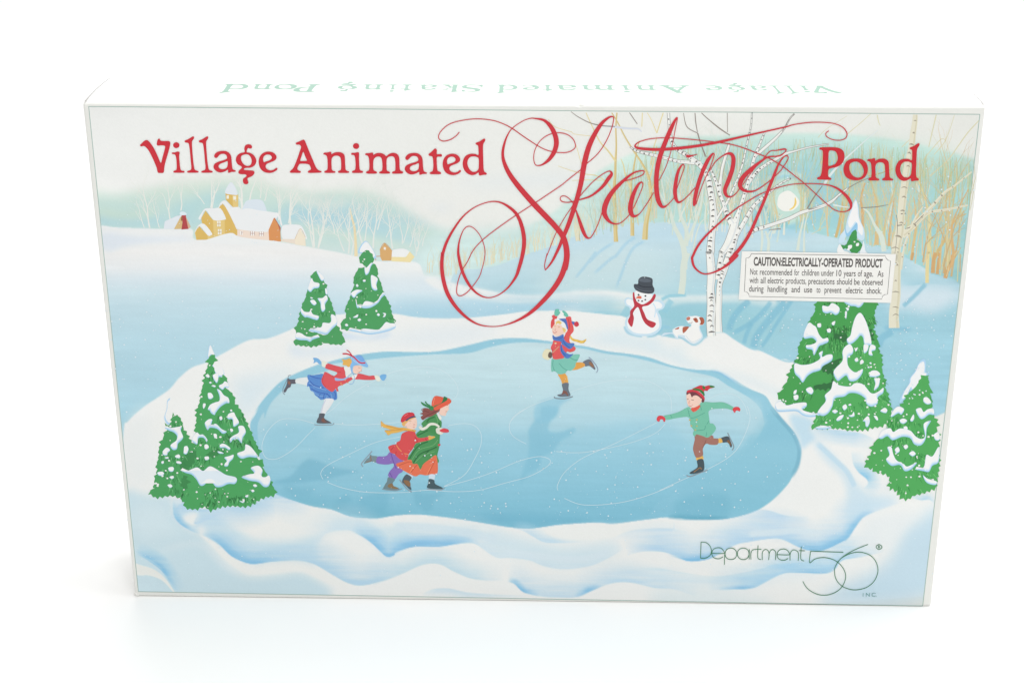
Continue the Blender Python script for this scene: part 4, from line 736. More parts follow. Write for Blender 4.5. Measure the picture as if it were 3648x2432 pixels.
# ------------------------------------------------------------------ snowman and dog
sm = Print('snowman', pic, 66, 60); RD = (190, 62, 74)
sm.fill("G 865,365 900,340 1020,370 1050,400 1040,440 1100,440 1145,480 1130,520 1085,545 1110,600 1115,680 1090,730 1030,768 940,775 850,760 790,715 775,660 785,610 820,570 815,510 780,490 770,440 800,415 845,430 850,400", (200, 224, 238))
sm.fill("G 865,370 900,350 1010,380 1035,410 1020,450 1085,455 1120,485 1110,515 1060,530 1085,600 1095,680 1070,720 1010,750 940,755 860,742 810,705 795,655 805,610 840,575 835,505 795,480 785,445 810,430 850,440 860,405", (240, 241, 242))
for st in ("G 1035,470 1060,520 1050,600", "G 800,700 860,750 940,765", "G 1010,450 960,480 920,520"): sm.line(st, 10, (206, 227, 240))
sm.fill("G 848,375 862,372 870,430 900,465 945,480 1010,440 1045,385 1062,400 1040,450 990,490 935,505 955,560 985,620 1062,655 1030,698 970,665 935,610 905,520 885,510 850,560 858,610 838,690 802,640 820,590 825,540 860,495 850,440", RD)
for st in ("G 905,515 950,600 1000,650", "G 860,520 835,600", "G 860,400 880,450"): sm.line(st, 4, (156, 46, 60))
sm.fill("G 858,320 862,292 895,290 900,250 930,225 980,225 1030,245 1032,300 1048,335 1040,370 1000,382 930,372 880,350", (74, 80, 88)); sm.fill("G 905,250 940,235 1000,245 1020,265 980,275 920,268", (96, 104, 114)); sm.line("G 900,300 950,318 1030,320", 8, (52, 56, 64)); sm.line("G 870,322 930,352 1030,358", 4, (104, 112, 122))
sm.dots("G 901,391 965,402 901,445 934,450 964,437 882,427,3", 3.4, (56, 60, 70)); sm.fill("G 877,420 900,402 925,405 928,425 905,428", (222, 116, 92)); sm.build('snowman with black top hat and red scarf')
dg_ = Print('dog', pic, 66, 60); DW, DB = (240, 240, 238), (178, 98, 74)
dg_.fill("G 1345,610 1360,590 1400,590 1440,585 1490,605 1510,630 1505,670 1475,675 1475,710 1500,770 1490,805 1440,845 1390,845 1330,800 1270,780 1275,800 1250,800 1215,755 1150,765 1110,780 1140,745 1215,740 1215,715 1255,690 1300,680 1375,690 1390,670 1365,655 1345,630", (206, 224, 236))
dg_.fill("G 1350,610 1380,592 1440,590 1480,605 1490,670 1465,680 1468,720 1490,770 1475,800 1430,835 1400,838 1335,790 1330,770 1270,765 1265,790 1225,745 1225,715 1260,695 1310,682 1375,695 1395,665 1365,650", DW)
dg_.fill("G 1315,693 1368,688 1360,708 1333,738 1314,745", DB); dg_.fill("G 1236,713 1276,692 1274,709", DB); dg_.fill("G 1410,614 1440,606 1456,640 1440,650 1422,638", DB); dg_.fill("G 1466,604 1500,604 1514,640 1500,668 1474,668 1480,640", DB); dg_.fill("G 1348,605 1370,595 1382,605 1375,625 1350,628", (196, 124, 104))
dg_.line("G 1470,610 1490,640 1470,670", 4, (140, 70, 52)); dg_.dots("G 1432,622", 2, (60, 50, 50)); dg_.line("G 1370,650 1395,655 1400,640", 3, (120, 110, 110)); dg_.line("G 1340,770 1400,830 1470,800", 3, (186, 208, 224)); dg_.build('brown and white dog lying in the snow')

# ------------------------------------------------------------------ skate marks and snow specks
mkp = Print('skate_marks', pic, 64, 40); TRK = (216, 231, 237)
for st in ("F 640,1130 820,1080 1000,1060 1150,1090 1260,1170 1310,1260 1300,1330 1255,1375", "F 535,1190 400,1260 260,1350 150,1450 80,1500", "I 1610,130 1480,95 1340,100 1240,190 1195,300 1210,380 1250,412 1330,405 1450,330 1560,220 1620,160", "I 1770,130 1900,140 2100,135 2300,118",
           "I 2300,235 2100,280 1900,370 1720,460 1665,520 1680,572", "I 1715,597 1850,645 2050,678 2352,678 J 250,672 400,660 600,672 800,660 1000,605 1200,550 1330,480 1370,430 1330,400 1250,395 1100,435 900,520 720,580 520,632", "J 520,630 680,540 770,400 815,290 810,200 750,140 650,130 550,148",
           "F 2200,1350 2000,1420 1870,1500 1800,1568", "J 1190,0 1080,70 1040,150 1070,230 1175,292", "G 260,1300 400,1250 600,1200 800,1180 950,1185 1080,1235 1180,1320 1205,1380 1205,1480", "G 0,1385 60,1360", "J 2220,120 1900,280 1740,350 1600,420 1480,520 1425,620 1428,662", "J 2285,130 2200,210 2000,285 1700,350 1550,362 1415,352",
           "J 1480,725 1600,772 1750,778 1950,755 2150,700 2352,620", "K 0,662 200,570 380,495 560,390 650,280 720,100 700,-10", "G 1550,1365 1640,1320 1740,1310 1830,1340 1890,1420 1915,1500", "K 760,560"):
    if len(st.split()) > 3: mkp.line(st, 3.4, TRK)
mkp.fill("F 1255,1375 1260,1370 1256,1380", TRK)
mkp.build('thin white skate tracks on the ice')
sn = Print('snowflakes', pic, 262, 3)
def sprinkle(n, poly, rs):
    P = smooth(pts(poly)[:, :2], 3); x0, y0 = P.min(0); x1, y1 = P.max(0); k = 0
    while k < n:
        x, y = random.uniform(x0, x1), random.uniform(y0, y1)
        if inside(P, x, y):
            r = random.choice(rs); sn.dot(x, y, r, r, (220, 233, 239), 6); k += 1
sprinkle(330, POND, (.7, .8, 1.0, 1.2, 1.7, 2.6)); sprinkle(240, "J -400,200 300,250 1400,200 2352,300 K 900,300 1000,600 400,850 J 1200,920 300,820 -500,760", (.8, .9, 1.1, 1.5, 2.1, 3.0))
sprinkle(130, "E 140,280 1800,350 1850,650 1400,780 900,1000 700,1230 300,1500 260,1400", (1.1, 1.5, 2.2, 3.2)); sprinkle(70, "F 700,250 2300,400 2300,520 1100,590 750,540", (1.1, 1.6, 2.4)); sprinkle(110, "C 1000,1200 2352,1200 G 1800,380 1100,380 0,340 0,0", (1.1, 1.6, 2.4))
sprinkle(110, "H 1600,450 2080,400 2000,1000 1700,1400 1450,1000", (1.2, 1.7, 2.6)); sprinkle(60, "H 0,450 750,480 650,900 500,980 50,780", (1.2, 1.8, 2.6)); sprinkle(90, "A 160,900 2352,1000 2352,1350 1100,1280 200,1160", (1, 1.4, 1.9)); sprinkle(110, "D 300,400 1900,500 1850,1500 100,1390", (1.1, 1.6, 2.3, 3.2))
sprinkle(90, "C 1100,600 2300,500 2300,1100 1100,1100", (1, 1.5, 2.2)); sprinkle(150, "I 150,700 500,1000 2352,1100 K 2100,1000 2050,1400 1000,1300 I 2000,1350 300,1400", (1, 1.4, 2))
sn.dots("F 937,1335,3.4 K 1050,830,2 J 2112,510,4 1945,602,3 1880,672,3 1767,849,3 1892,547,3 1284,452,3 656,746,2.6 612,828,2.6 273,482,3.4", 3, (236, 240, 240)); so = sn.build('scattered white snow specks', 'stuff')
for (x, y, r) in ((2220, 775, 3),): pass

# ------------------------------------------------------------------ skaters
SK, BLD = (240, 206, 190), (126, 140, 154)
# girl in blue skirt gliding on one leg
a = Print('skater', pic, 96, 120)
def strokes(pr, L, w0, c, n=4):
    for st in L: pr.line(st, w0, c, n)
a.line("S 240,555 200,560 190,600 150,680 100,790 95,870 130,915", 12, (134, 146, 160)); a.fill("S 185,615 240,630 335,632 330,710 255,715 235,770 185,800 150,860 120,875 108,840 150,760 170,690", (98, 98, 108)); a.fill("S 190,670 220,665 235,700 215,730 185,700", (140, 104, 92))
a.fill("S 335,625 440,600 560,600 560,735 440,720 335,695", (226, 230, 230)); a.fill("S 560,545 640,555 750,540 850,535 900,700 1000,800 1080,820 1105,980 1050,1015 1000,995 940,1010 860,1000 800,1010 740,960 690,920 660,860 610,840 580,760 545,765 550,690 570,660 550,600", (92, 140, 204))
strokes(a, ("S 600,560 700,600 830,620", "S 600,660 680,740 850,790", "S 620,800 760,870 930,900", "S 980,1000 960,940 900,900", "S 860,1000 850,940 880,890", "S 760,960 790,900", "S 1060,1000 1070,900 1040,850", "S 570,740 680,740"), 14, (66, 98, 178)); strokes(a, ("S 580,690 700,770 900,830", "S 630,840 760,930 850,940", "S 1010,1000 1000,930 980,890", "S 900,1000 920,930"), 9, (142, 180, 224))
a.fill("S 880,990 1040,1000 990,1120 900,1240 870,1275 800,1265 810,1180 850,1080", (228, 230, 232)); a.line("S 890,1010 840,1120 810,1250", 20, (206, 210, 224))
a.fill("S 775,1265 875,1270 860,1340 900,1380 985,1430 975,1448 740,1445 732,1380 760,1330", (92, 96, 104)); a.fill("S 820,1360 860,1345 880,1400 920,1420 850,1430 810,1400", (128, 92, 84)); a.line("S 680,1462 720,1478 1000,1475 1045,1440", 14, (150, 162, 172))
a.fill("S 655,235 720,232 770,260 820,320 815,350 760,340 720,305 665,330 675,280", (122, 178, 224)); a.fill("S 815,300 850,285 920,320 915,380 870,405 820,380", (230, 232, 218))
a.fill("S 920,335 1060,370 1180,400 1245,410 1260,560 1320,600 1380,580 1400,620 1250,710 1120,770 1130,850 1090,840 1080,800 1020,860 960,840 850,750 810,650 850,540 885,490 1010,555 1060,560 1100,500 900,430 885,395", (218, 88, 94))
a.fill("S 1065,600 1150,615 1230,610 1300,570 1320,590 1240,640 1150,655 1070,650", (152, 184, 226)); strokes(a, ("S 1010,560 1050,610", "S 1120,490 1180,500", "S 850,560 830,680 900,780"), 8, (186, 66, 76)); a.dots("S 1175,705 1255,645 1200,735 1305,690", 2.6, (226, 176, 110))
a.fill("S 1430,620 1480,530 1560,530 1700,565 1790,560 1815,630 1640,640 1520,630", (218, 88, 94)); a.fill("S 1800,570 1850,555 1910,600 1900,660 1840,655", (230, 232, 218)); a.fill("S 1895,575 1940,540 2010,540 2020,580 1980,650 1930,640", (122, 178, 224))
a.fill("S 1230,405 1300,390 1380,420 1390,500 1330,560 1270,585 1255,490", (232, 234, 230)); a.fill("S 1370,580 1420,540 1480,530 1450,600 1400,620", (232, 234, 230))
a.fill("S 1190,255 1260,265 1340,240 1385,300 1350,380 1310,400 1270,370 1205,360 1215,310", (228, 178, 96)); a.fill("S 1400,400 1460,370 1560,390 1555,460 1510,500 1480,525 1430,520 1395,470", SK); a.dots("S 1515,438,2.6", 1.6, (84, 84, 100)); a.line("S 1490,412 1540,420", 8, (190, 140, 120)); a.line("S 1500,500 1525,492", 8, (190, 80, 80)); a.line("S 1545,440 1560,470 1540,480", 6, (222, 170, 150)); a.dots("S 1490,465,4", 4, (236, 174, 164))
a.fill("S 1345,215 1420,200 1500,180 1570,200 1620,280 1680,370 1660,405 1590,385 1520,360 1440,370 1400,410 1390,510 1370,500 1345,380 1380,300", (134, 186, 232)); a.fill("S 1450,200 1530,185 1580,220 1610,290 1540,290 1480,250", (122, 170, 226)); a.line("S 1360,230 1440,300 1560,375", 9, (196, 216, 238))
a.line("S 1205,155 1280,155 1350,180 1420,220 1500,300 1560,325 1630,320", 26, (206, 66, 84)); a.line("S 1280,85 1330,120 1380,190", 20, (206, 66, 84)); strokes(a, ("S 1380,500 1420,560 1420,650 1390,710 1330,720", "S 1380,510 1300,570", "S 1400,520 1470,540"), 9, (132, 178, 222)); a.build('girl skater in red jacket and blue skirt')
# couple: boy behind, girl in green cape
a = Print('skater', pic, 96, 120)
a.line("T 235,915 180,980 110,1060 75,1110 100,1150", 16, (146, 160, 174)); a.fill("T 210,965 240,985 320,1000 305,1085 230,1070 160,1090 110,1105 150,1040 190,1010", (122, 142, 148)); a.line("T 205,990 220,1060 150,1080", 14, (140, 110, 92))
a.fill("T 500,930 560,960 700,1050 700,1200 690,1230 640,1260 580,1340 520,1330 475,1290 500,1220 560,1150 555,1100 480,1115 400,1115 300,1090 320,1000 400,995 460,980", (138, 112, 184)); strokes(a, ("T 520,950 560,1080 600,1180", "T 500,1240 540,1310"), 12, (108, 84, 158))
a.fill("T 480,1310 580,1340 545,1400 560,1440 650,1480 640,1500 420,1490 425,1430 460,1370", (112, 136, 142)); a.fill("T 480,1420 540,1400 560,1440 630,1470 590,1485 480,1460", (140, 116, 84)); a.line("T 385,1485 470,1500 600,1508 690,1480", 14, (136, 154, 166))
a.fill("T 820,600 880,620 910,690 1000,715 1085,700 1100,760 980,800 900,795 850,880 790,960 780,1020 760,1055 680,1050 610,1000 580,960 520,940 495,900 480,850 540,820 600,810 610,780 660,750 690,650", (214, 82, 84)); strokes(a, ("T 600,820 640,880 680,920", "T 720,950 790,965"), 9, (230, 168, 100)); strokes(a, ("T 880,700 920,760 900,790", "T 600,920 590,980", "T 560,850 520,900", "T 1040,720 1060,760"), 9, (176, 58, 66))
a.fill("T 1085,700 1100,655 1125,690 1190,685 1190,715 1140,750 1095,745", (226, 176, 96)); a.fill("T 690,490 760,450 890,410 915,500 900,560 850,590 790,585 750,550 720,545", SK); a.fill("T 690,480 760,450 860,405 890,410 800,450 770,480 740,510 720,545 690,520", (226, 178, 112)); a.dots("T 812,487,3 882,477,3", 1.6, (84, 94, 120)); a.line("T 790,462 830,458", 7, (190, 140, 90)); a.line("T 860,500 880,515 855,525", 7, (216, 150, 136)); a.line("T 740,535 760,545", 8, (210, 150, 130)); a.dots("T 800,515,4 895,510,3", 4, (236, 170, 160)); a.line("T 850,555 880,548", 6, (190, 90, 90))
a.fill("T 670,470 680,410 720,360 780,332 850,335 875,360 870,385 800,410 740,450 700,480", (206, 62, 74)); a.fill("T 740,450 800,405 870,382 900,400 870,405 800,430 760,460", (72, 76, 112)); a.line("T 720,390 780,350", 14, (226, 100, 104))
a.fill("T 370,460 430,510 540,535 640,560 720,560 850,590 900,600 880,625 830,610 720,610 620,635 530,650 480,675 450,640 425,600 520,600 480,580 400,555 375,545", (228, 178, 92)); strokes(a, ("T 430,605 560,600 700,590", "T 450,530 600,570 760,600", "T 840,595 880,620"), 8, (198, 140, 70)); a.build('boy skater in red jacket, cap and flying yellow scarf')
a = Print('skater', pic, 102, 120)
a.fill("T 780,1260 850,1290 820,1340 760,1300", (206, 222, 234)); a.fill("T 1100,1270 1185,1260 1170,1350 1100,1345", (206, 222, 234)); a.fill("T 755,1265 835,1310 800,1380 830,1490 800,1490 720,1410 690,1380 700,1330", (84, 96, 104)); a.fill("T 720,1350 800,1370 815,1440 770,1440 720,1390", (140, 108, 80)); a.line("T 650,1345 700,1410 770,1490 835,1530", 16, (146, 158, 168))
a.fill("T 1095,1335 1170,1350 1190,1410 1290,1460 1280,1485 1075,1470 1080,1410", (72, 92, 98)); a.line("T 1060,1482 1150,1492 1270,1498 1330,1470", 15, (146, 158, 168))
a.fill("T 600,1105 700,1070 780,1045 1000,1000 1200,975 1225,1080 1220,1250 1130,1260 1050,1280 960,1265 890,1295 790,1250 700,1200 620,1150", (226, 116, 86)); strokes(a, ("T 640,1130 780,1080 840,1080", "T 820,1240 880,1160 920,1120", "T 1080,1270 1140,1150 1190,1050"), 10, (198, 88, 66)); strokes(a, ("T 800,1240 860,1150", "T 1060,1270 1120,1150"), 6, (240, 160, 110))
a.fill("T 1050,430 1130,390 1200,350 1240,420 1285,470 1280,560 1260,680 1250,850 1220,980 1245,1060 1225,1090 1200,975 1100,1040 1010,1110 965,1190 920,1110 850,1105 830,1050 770,1030 850,900 900,800 1090,750 1190,700 1100,680 1060,700 940,715 900,660 960,600 1000,540 980,500", (78, 146, 90))
strokes(a, ("T 800,1030 880,900 960,820 1080,770", "T 860,1090 960,960 1150,880 1210,850", "T 920,680 1000,640 1080,600", "T 1240,480 1260,540", "T 1060,480 1100,430 1180,400", "T 1000,1000 1100,900"), 18, (52, 108, 66)); strokes(a, ("T 830,1060 940,900 1150,830 1230,740", "T 880,1090 1000,980 1180,920", "T 1200,380 1230,470 1220,520"), 7, (120, 178, 120))
a.fill("T 1080,570 1150,530 1230,560 1220,660 1150,650 1090,610", (72, 140, 84)); a.line("T 950,540,40 990,580,44 1050,560,40 1110,510,40 1190,510,34 1250,550,30", 30, (226, 226, 214)); a.fill("T 1200,580 1240,560 1300,570 1310,640 1270,665 1210,640", (222, 220, 208)); a.fill("T 1255,600 1320,570 1385,590 1395,625 1340,635 1280,625", (214, 74, 84)); a.dots("T 1248,820", 5, (210, 70, 84))
a.fill("T 1060,265 1120,280 1270,280 1230,330 1200,350 1130,390 1060,410 1000,445 970,400 1005,370 960,350 1000,330 980,290 1010,268", (140, 84, 80)); strokes(a, ("T 1000,420 1100,360 1220,310", "T 1010,300 1100,330"), 10, (112, 62, 62))
a.fill("T 1280,260 1395,205 1390,260 1395,290 1375,310 1355,350 1345,380 1280,375 1250,340", SK); a.dots("T 1362,247,2.8", 1.8, (80, 110, 104)); a.line("T 1345,225 1385,222", 6, (170, 120, 90)); a.dots("T 1335,300,4", 4, (236, 170, 160)); a.line("T 1345,322 1365,312", 6, (190, 90, 90)); a.fill("T 1215,330 1260,370 1285,410 1270,450 1240,410", (230, 230, 222))
a.fill("T 1135,220 1150,130 1190,85 1260,90 1330,110 1400,120 1432,165 1400,205 1310,250 1220,295 1175,290", (224, 98, 76)); a.fill("T 1170,235 1280,185 1320,95 1350,100 1375,120 1350,160 1240,215 1180,250", (52, 118, 76)); a.fill("T 975,170 1080,230 1130,230 1165,250 1160,290 1120,300 1090,265 1000,220", (60, 134, 84)); a.line("T 1040,165 1060,200 1110,230", 20, (60, 134, 84)); a.line("T 1155,210 1180,110", 8, (238, 150, 120)); a.build('girl skater in green cape and orange hat')
# girl with raised arms
a = Print('skater', pic, 96, 120)
a.line("U 325,1445 345,1470 480,1478 615,1445", 16, (132, 142, 152)); a.line("U 860,835 910,880 980,970 1000,1030 980,1075", 15, (148, 164, 186)); a.fill("U 765,915 850,868 900,890 960,1000 950,1030 900,990 860,970 800,975", (112, 118, 130)); a.fill("U 865,910 900,915 940,980 920,990 870,945", (150, 112, 86))
a.fill("U 600,1020 650,925 770,920 800,970 700,1020 620,1035", (226, 164, 84)); a.fill("U 385,1100 490,1085 530,1170 540,1240 500,1260 455,1255 420,1170", (226, 164, 84)); a.line("U 520,1120 540,1220", 10, (236, 196, 120))
a.fill("U 445,1250 545,1235 545,1330 575,1410 560,1440 440,1450 380,1435 380,1415 440,1400 460,1340", (108, 118, 128)); a.fill("U 465,1350 520,1370 540,1440 490,1400 440,1420 450,1390", (132, 92, 84))
a.fill("U 280,880 330,850 480,840 600,800 720,795 690,880 660,930 645,990 580,1045 530,1040 490,1085 400,1100 330,1050 280,1055", (128, 196, 180)); strokes(a, ("U 310,880 300,960 330,1050", "U 400,930 460,1000 530,1040", "U 560,830 620,870 690,880"), 11, (94, 166, 150))
a.fill("U 300,620 320,570 440,560 500,470 470,400 540,400 505,240 520,210 580,210 595,270 625,380 620,440 580,490 560,580 600,640 655,690 640,735 570,760 520,750 480,840 420,860 310,860 290,740 270,690", (222, 92, 92)); a.fill("U 285,200 320,180 370,200 360,240 330,250 330,330 290,385 270,370 275,280 300,230", (218, 86, 88)); strokes(a, ("U 540,240 560,330 550,420", "U 290,700 310,800", "U 500,480 480,560"), 9, (190, 66, 74))
a.fill("U 325,150 345,95 395,92 400,125 420,140 385,190 340,195", (112, 192, 172)); a.fill("U 445,125 475,115 520,150 545,200 515,210 470,185 475,160", (112, 192, 172))
a.fill("U 290,400 310,350 350,310 440,320 480,380 480,450 430,490 370,505 310,480", SK); a.fill("U 340,290 400,265 480,300 530,380 520,440 480,460 455,380 420,330 350,330", (232, 234, 232)); a.fill("U 350,290 400,270 440,300 420,325 380,310 355,330", (230, 196, 120)); a.fill("U 450,380 490,390 505,420 480,455", (230, 196, 120))
a.fill("U 400,245 470,238 510,250 540,380 525,400 490,310 440,270", (84, 116, 186)); a.fill("U 595,280 650,295 630,335 610,320", (84, 116, 186)); a.dot(*pts("U 670,323")[0][:2], 9, 9.5, (204, 68, 82), 12, 0, .1); a.dots("U 335,375,2.6 395,388,2.6", 1.6, (84, 100, 124)); a.line("U 320,352 350,356", 7, (200, 150, 90)); a.line("U 380,362 415,370", 7, (200, 150, 90)); a.line("U 350,390 335,420 355,425", 7, (222, 150, 136)); a.dots("U 375,425,4", 4, (236, 160, 150)); a.line("U 305,440 330,460 365,440", 7, (190, 80, 80))
a.fill("U 300,490 340,520 400,510 465,480 480,560 540,615 632,618 620,670 560,710 480,660 440,640 480,740 560,790 620,785 550,850 490,840 430,760 415,680 435,600 350,580 305,560", (84, 124, 192)); strokes(a, ("U 320,530 400,545 460,520", "U 460,570 500,640 570,690", "U 430,640 440,740 500,810"), 9, (58, 84, 158))
a.line("U 570,510,26 610,560,34 680,580,36 750,600,40 800,580,30 820,550,8", 30, (232, 196, 100)); strokes(a, ("U 600,560 640,570", "U 690,600 720,580", "U 780,620 800,570"), 6, (198, 150, 70)); a.line("U 300,765 400,665", 14, (216, 160, 128))
P0 = pts("U 215,790")[0]; a.dot(P0[0], P0[1], 17, 20, (228, 222, 190), 14, 0, .12); P0 = pts("U 262,800")[0]; a.dot(P0[0], P0[1], 8, 11, (110, 94, 86), 12, 0, .1); a.dots("U 200,760,4 190,810,3 235,850,3", 3, (240, 238, 220)); a.dots("U 345,620", 4, (230, 200, 160)); a.build('girl skater with both arms raised and green skirt')
# boy in green coat
a = Print('skater', pic, 96, 120)
a.line("V 545,1490 610,1505 760,1450 875,1405", 17, (142, 154, 164)); a.line("V 1185,830 1230,930 1280,1040 1255,1100", 16, (138, 150, 160)); a.fill("V 1080,915 1190,885 1230,960 1255,1030 1230,1055 1190,980 1100,980", (78, 88, 96)); a.fill("V 1170,960 1210,945 1245,1030 1215,1010", (130, 98, 74))
a.fill("V 1035,925 1085,918 1105,978 1030,985", (228, 180, 96)); a.fill("V 700,1210 795,1185 805,1245 710,1260", (228, 180, 96)); a.fill("V 712,1255 805,1242 820,1400 740,1450 620,1470 600,1445 700,1380 720,1340", (72, 86, 92)); a.line("V 660,1440 700,1410 760,1370 780,1400", 12, (160, 118, 76))
a.fill("V 690,850 940,870 970,915 1040,925 1030,1010 920,1015 850,1000 800,1080 800,1180 700,1215 655,1120 650,1050 675,940", (164, 116, 104)); a.line("V 850,940 830,1000 800,1060", 12, (138, 92, 82))
a.fill("V 590,430 640,470 750,380 830,352 950,360 1090,355 1180,380 1280,440 1255,478 1170,455 1060,455 950,465 890,500 900,600 910,680 960,690 1005,765 940,860 870,905 800,880 700,855 680,890 645,850 660,790 610,720 580,590 400,600 240,630 195,570 300,545 430,505 530,450", (120, 192, 166))
strokes(a, ("V 570,460 600,580 650,600 750,560 830,520", "V 760,400 780,480", "V 840,720 820,780 700,795", "V 860,820 850,890", "V 300,550 320,600", "V 900,640 860,700"), 9, (84, 160, 138)); a.dots("V 598,632 708,628 622,722 708,726 685,785", 3.2, (204, 178, 100))
a.fill("V 620,450 750,400 745,450 660,510", (222, 94, 76)); a.fill("V 85,610 110,570 170,568 215,600 215,655 190,655 180,625 140,625 125,658 90,645", (218, 72, 80)); a.fill("V 1262,470 1290,435 1350,430 1382,465 1370,500 1345,485 1315,490 1295,522", (218, 72, 80))
a.fill("V 545,250 560,200 640,200 760,270 780,330 740,400 660,440 600,430 560,380", SK); a.fill("V 545,230 560,180 650,170 760,220 820,300 820,350 785,355 760,290 700,250 650,260 630,280 600,220 560,240", (116, 64, 72)); a.fill("V 755,300 785,305 775,345 755,345", (240, 208, 190)); a.dots("V 567,326,3 638,342,3", 2, (84, 124, 116)); a.line("V 620,318 660,322", 8, (130, 80, 74)); a.line("V 555,305 580,308", 8, (130, 80, 74)); a.line("V 600,330 580,370 605,375", 8, (222, 150, 136)); a.dots("V 645,390,5 565,375,3", 4, (234, 158, 146)); a.line("V 580,400 610,415 640,400", 9, (200, 90, 90)); a.line("V 590,402 630,404", 6, (244, 244, 240))
a.fill("V 550,195 570,170 640,160 700,175 780,225 825,280 825,320 790,290 740,240 700,210 640,195 570,205", (208, 64, 76)); a.fill("V 635,155 700,120 770,95 830,110 905,95 985,120 900,150 870,182 820,180 825,250 790,220 720,180", (206, 62, 72)); strokes(a, ("V 650,155,26 740,165,30 800,210,36 820,255,20", "V 800,110,30 830,150,40", "V 905,110,30 950,115,28 985,118,8"), 26, (52, 126, 66)); a.build('boy skater in green coat and striped cap')

# ------------------------------------------------------------------ lettering
RED = (203, 56, 66)
GL = {  # outline, holes, left x, right x, baseline y, x-height, in zoom units
 'V': ("520,410 535,395 555,375 575,364 595,368 620,395 650,440 680,500 700,550 712,574 718,572 728,530 742,480 752,440 754,422 742,414 715,412 690,415 677,408 678,385 685,360 696,350 706,354 712,368 735,373 770,372 790,374 802,388 796,430 780,490 762,550 748,610 743,655 735,668 715,669 692,668 683,656 675,620 655,570 630,515 600,460 575,430 555,418 540,421 528,422", (), 520, 802, 667, 195),
 'i': ("815,485 822,479 845,478 868,470 882,472 890,482 885,510 888,560 893,610 900,638 912,648 930,650 935,658 928,666 880,667 838,666 830,658 840,648 858,640 862,615 860,560 855,520 845,498 825,494", (), 815, 935, 667, 195),
 'l': ("935,374 942,366 965,357 990,342 1012,329 1024,335 1020,352 1006,372 1004,400 1008,470 1015,550 1024,615 1032,640 1050,648 1064,654 1060,665 1010,667 968,666 958,658 970,649 992,640 998,618 992,550 985,470 976,405 966,390 942,385", (), 935, 1066, 667, 195),
 'a': ("1210,510 1220,490 1245,472 1285,464 1325,468 1355,488 1370,520 1374,570 1378,610 1386,636 1408,645 1412,655 1395,659 1372,660 1352,667 1340,664 1338,640 1310,655 1270,664 1235,655 1210,630 1205,605 1218,582 1250,565 1300,550 1328,536 1330,518 1318,498 1290,491 1262,500 1242,522 1228,530 1213,522", ("1335,560 1335,600 1325,622 1300,634 1272,632 1254,618 1254,597 1275,580 1305,570",), 1205, 1412, 667, 195),
 'g': ("1493,475 1491,450 1494,425 1508,408 1528,403 1550,407 1563,422 1560,438 1545,442 1528,438 1518,450 1514,476 1545,483 1580,505 1602,545 1598,580 1575,608 1545,620 1510,622 1490,628 1490,640 1530,645 1568,647 1584,658 1582,678 1560,700 1530,712 1520,725 1527,748 1528,765 1510,774 1488,768 1478,745 1482,722 1500,710 1512,695 1500,682 1460,680 1438,672 1438,652 1455,635 1468,620 1460,605 1430,588 1413,555 1420,515 1450,487", ("1500,496 1530,500 1552,525 1560,558 1552,590 1530,604 1500,598 1475,575 1460,540 1466,510",), 1413, 1602, 667, 195),
 'e': ("1800,630 1790,645 1765,660 1730,669 1690,664 1655,645 1633,610 1625,565 1632,525 1655,492 1690,474 1730,471 1765,483 1788,508 1790,532 1775,552 1740,568 1705,582 1690,598 1692,620 1710,638 1740,645 1768,637 1788,622", ("1672,568 1666,535 1678,510 1702,498 1730,501 1746,518 1745,536 1725,552 1695,562",), 1625, 1800, 667, 195),
 'A': ("1970,395 1978,386 2005,375 2038,360 2054,368 2070,405 2100,480 2130,550 2158,615 2180,642 2205,652 2207,664 2150,668 2095,668 2082,660 2090,648 2110,637 2108,615 2092,590 2050,583 2008,585 1996,600 1985,628 1995,645 2015,653 2012,667 1965,668 1922,667 1915,657 1925,645 1945,625 1965,585 1990,520 2008,465 2020,430 2012,412 1995,405 1978,406", ("2038,474 2046,482 2060,520 2074,552 2060,558 2022,558 2012,552 2025,510",), 1915, 2207, 667, 195),
}
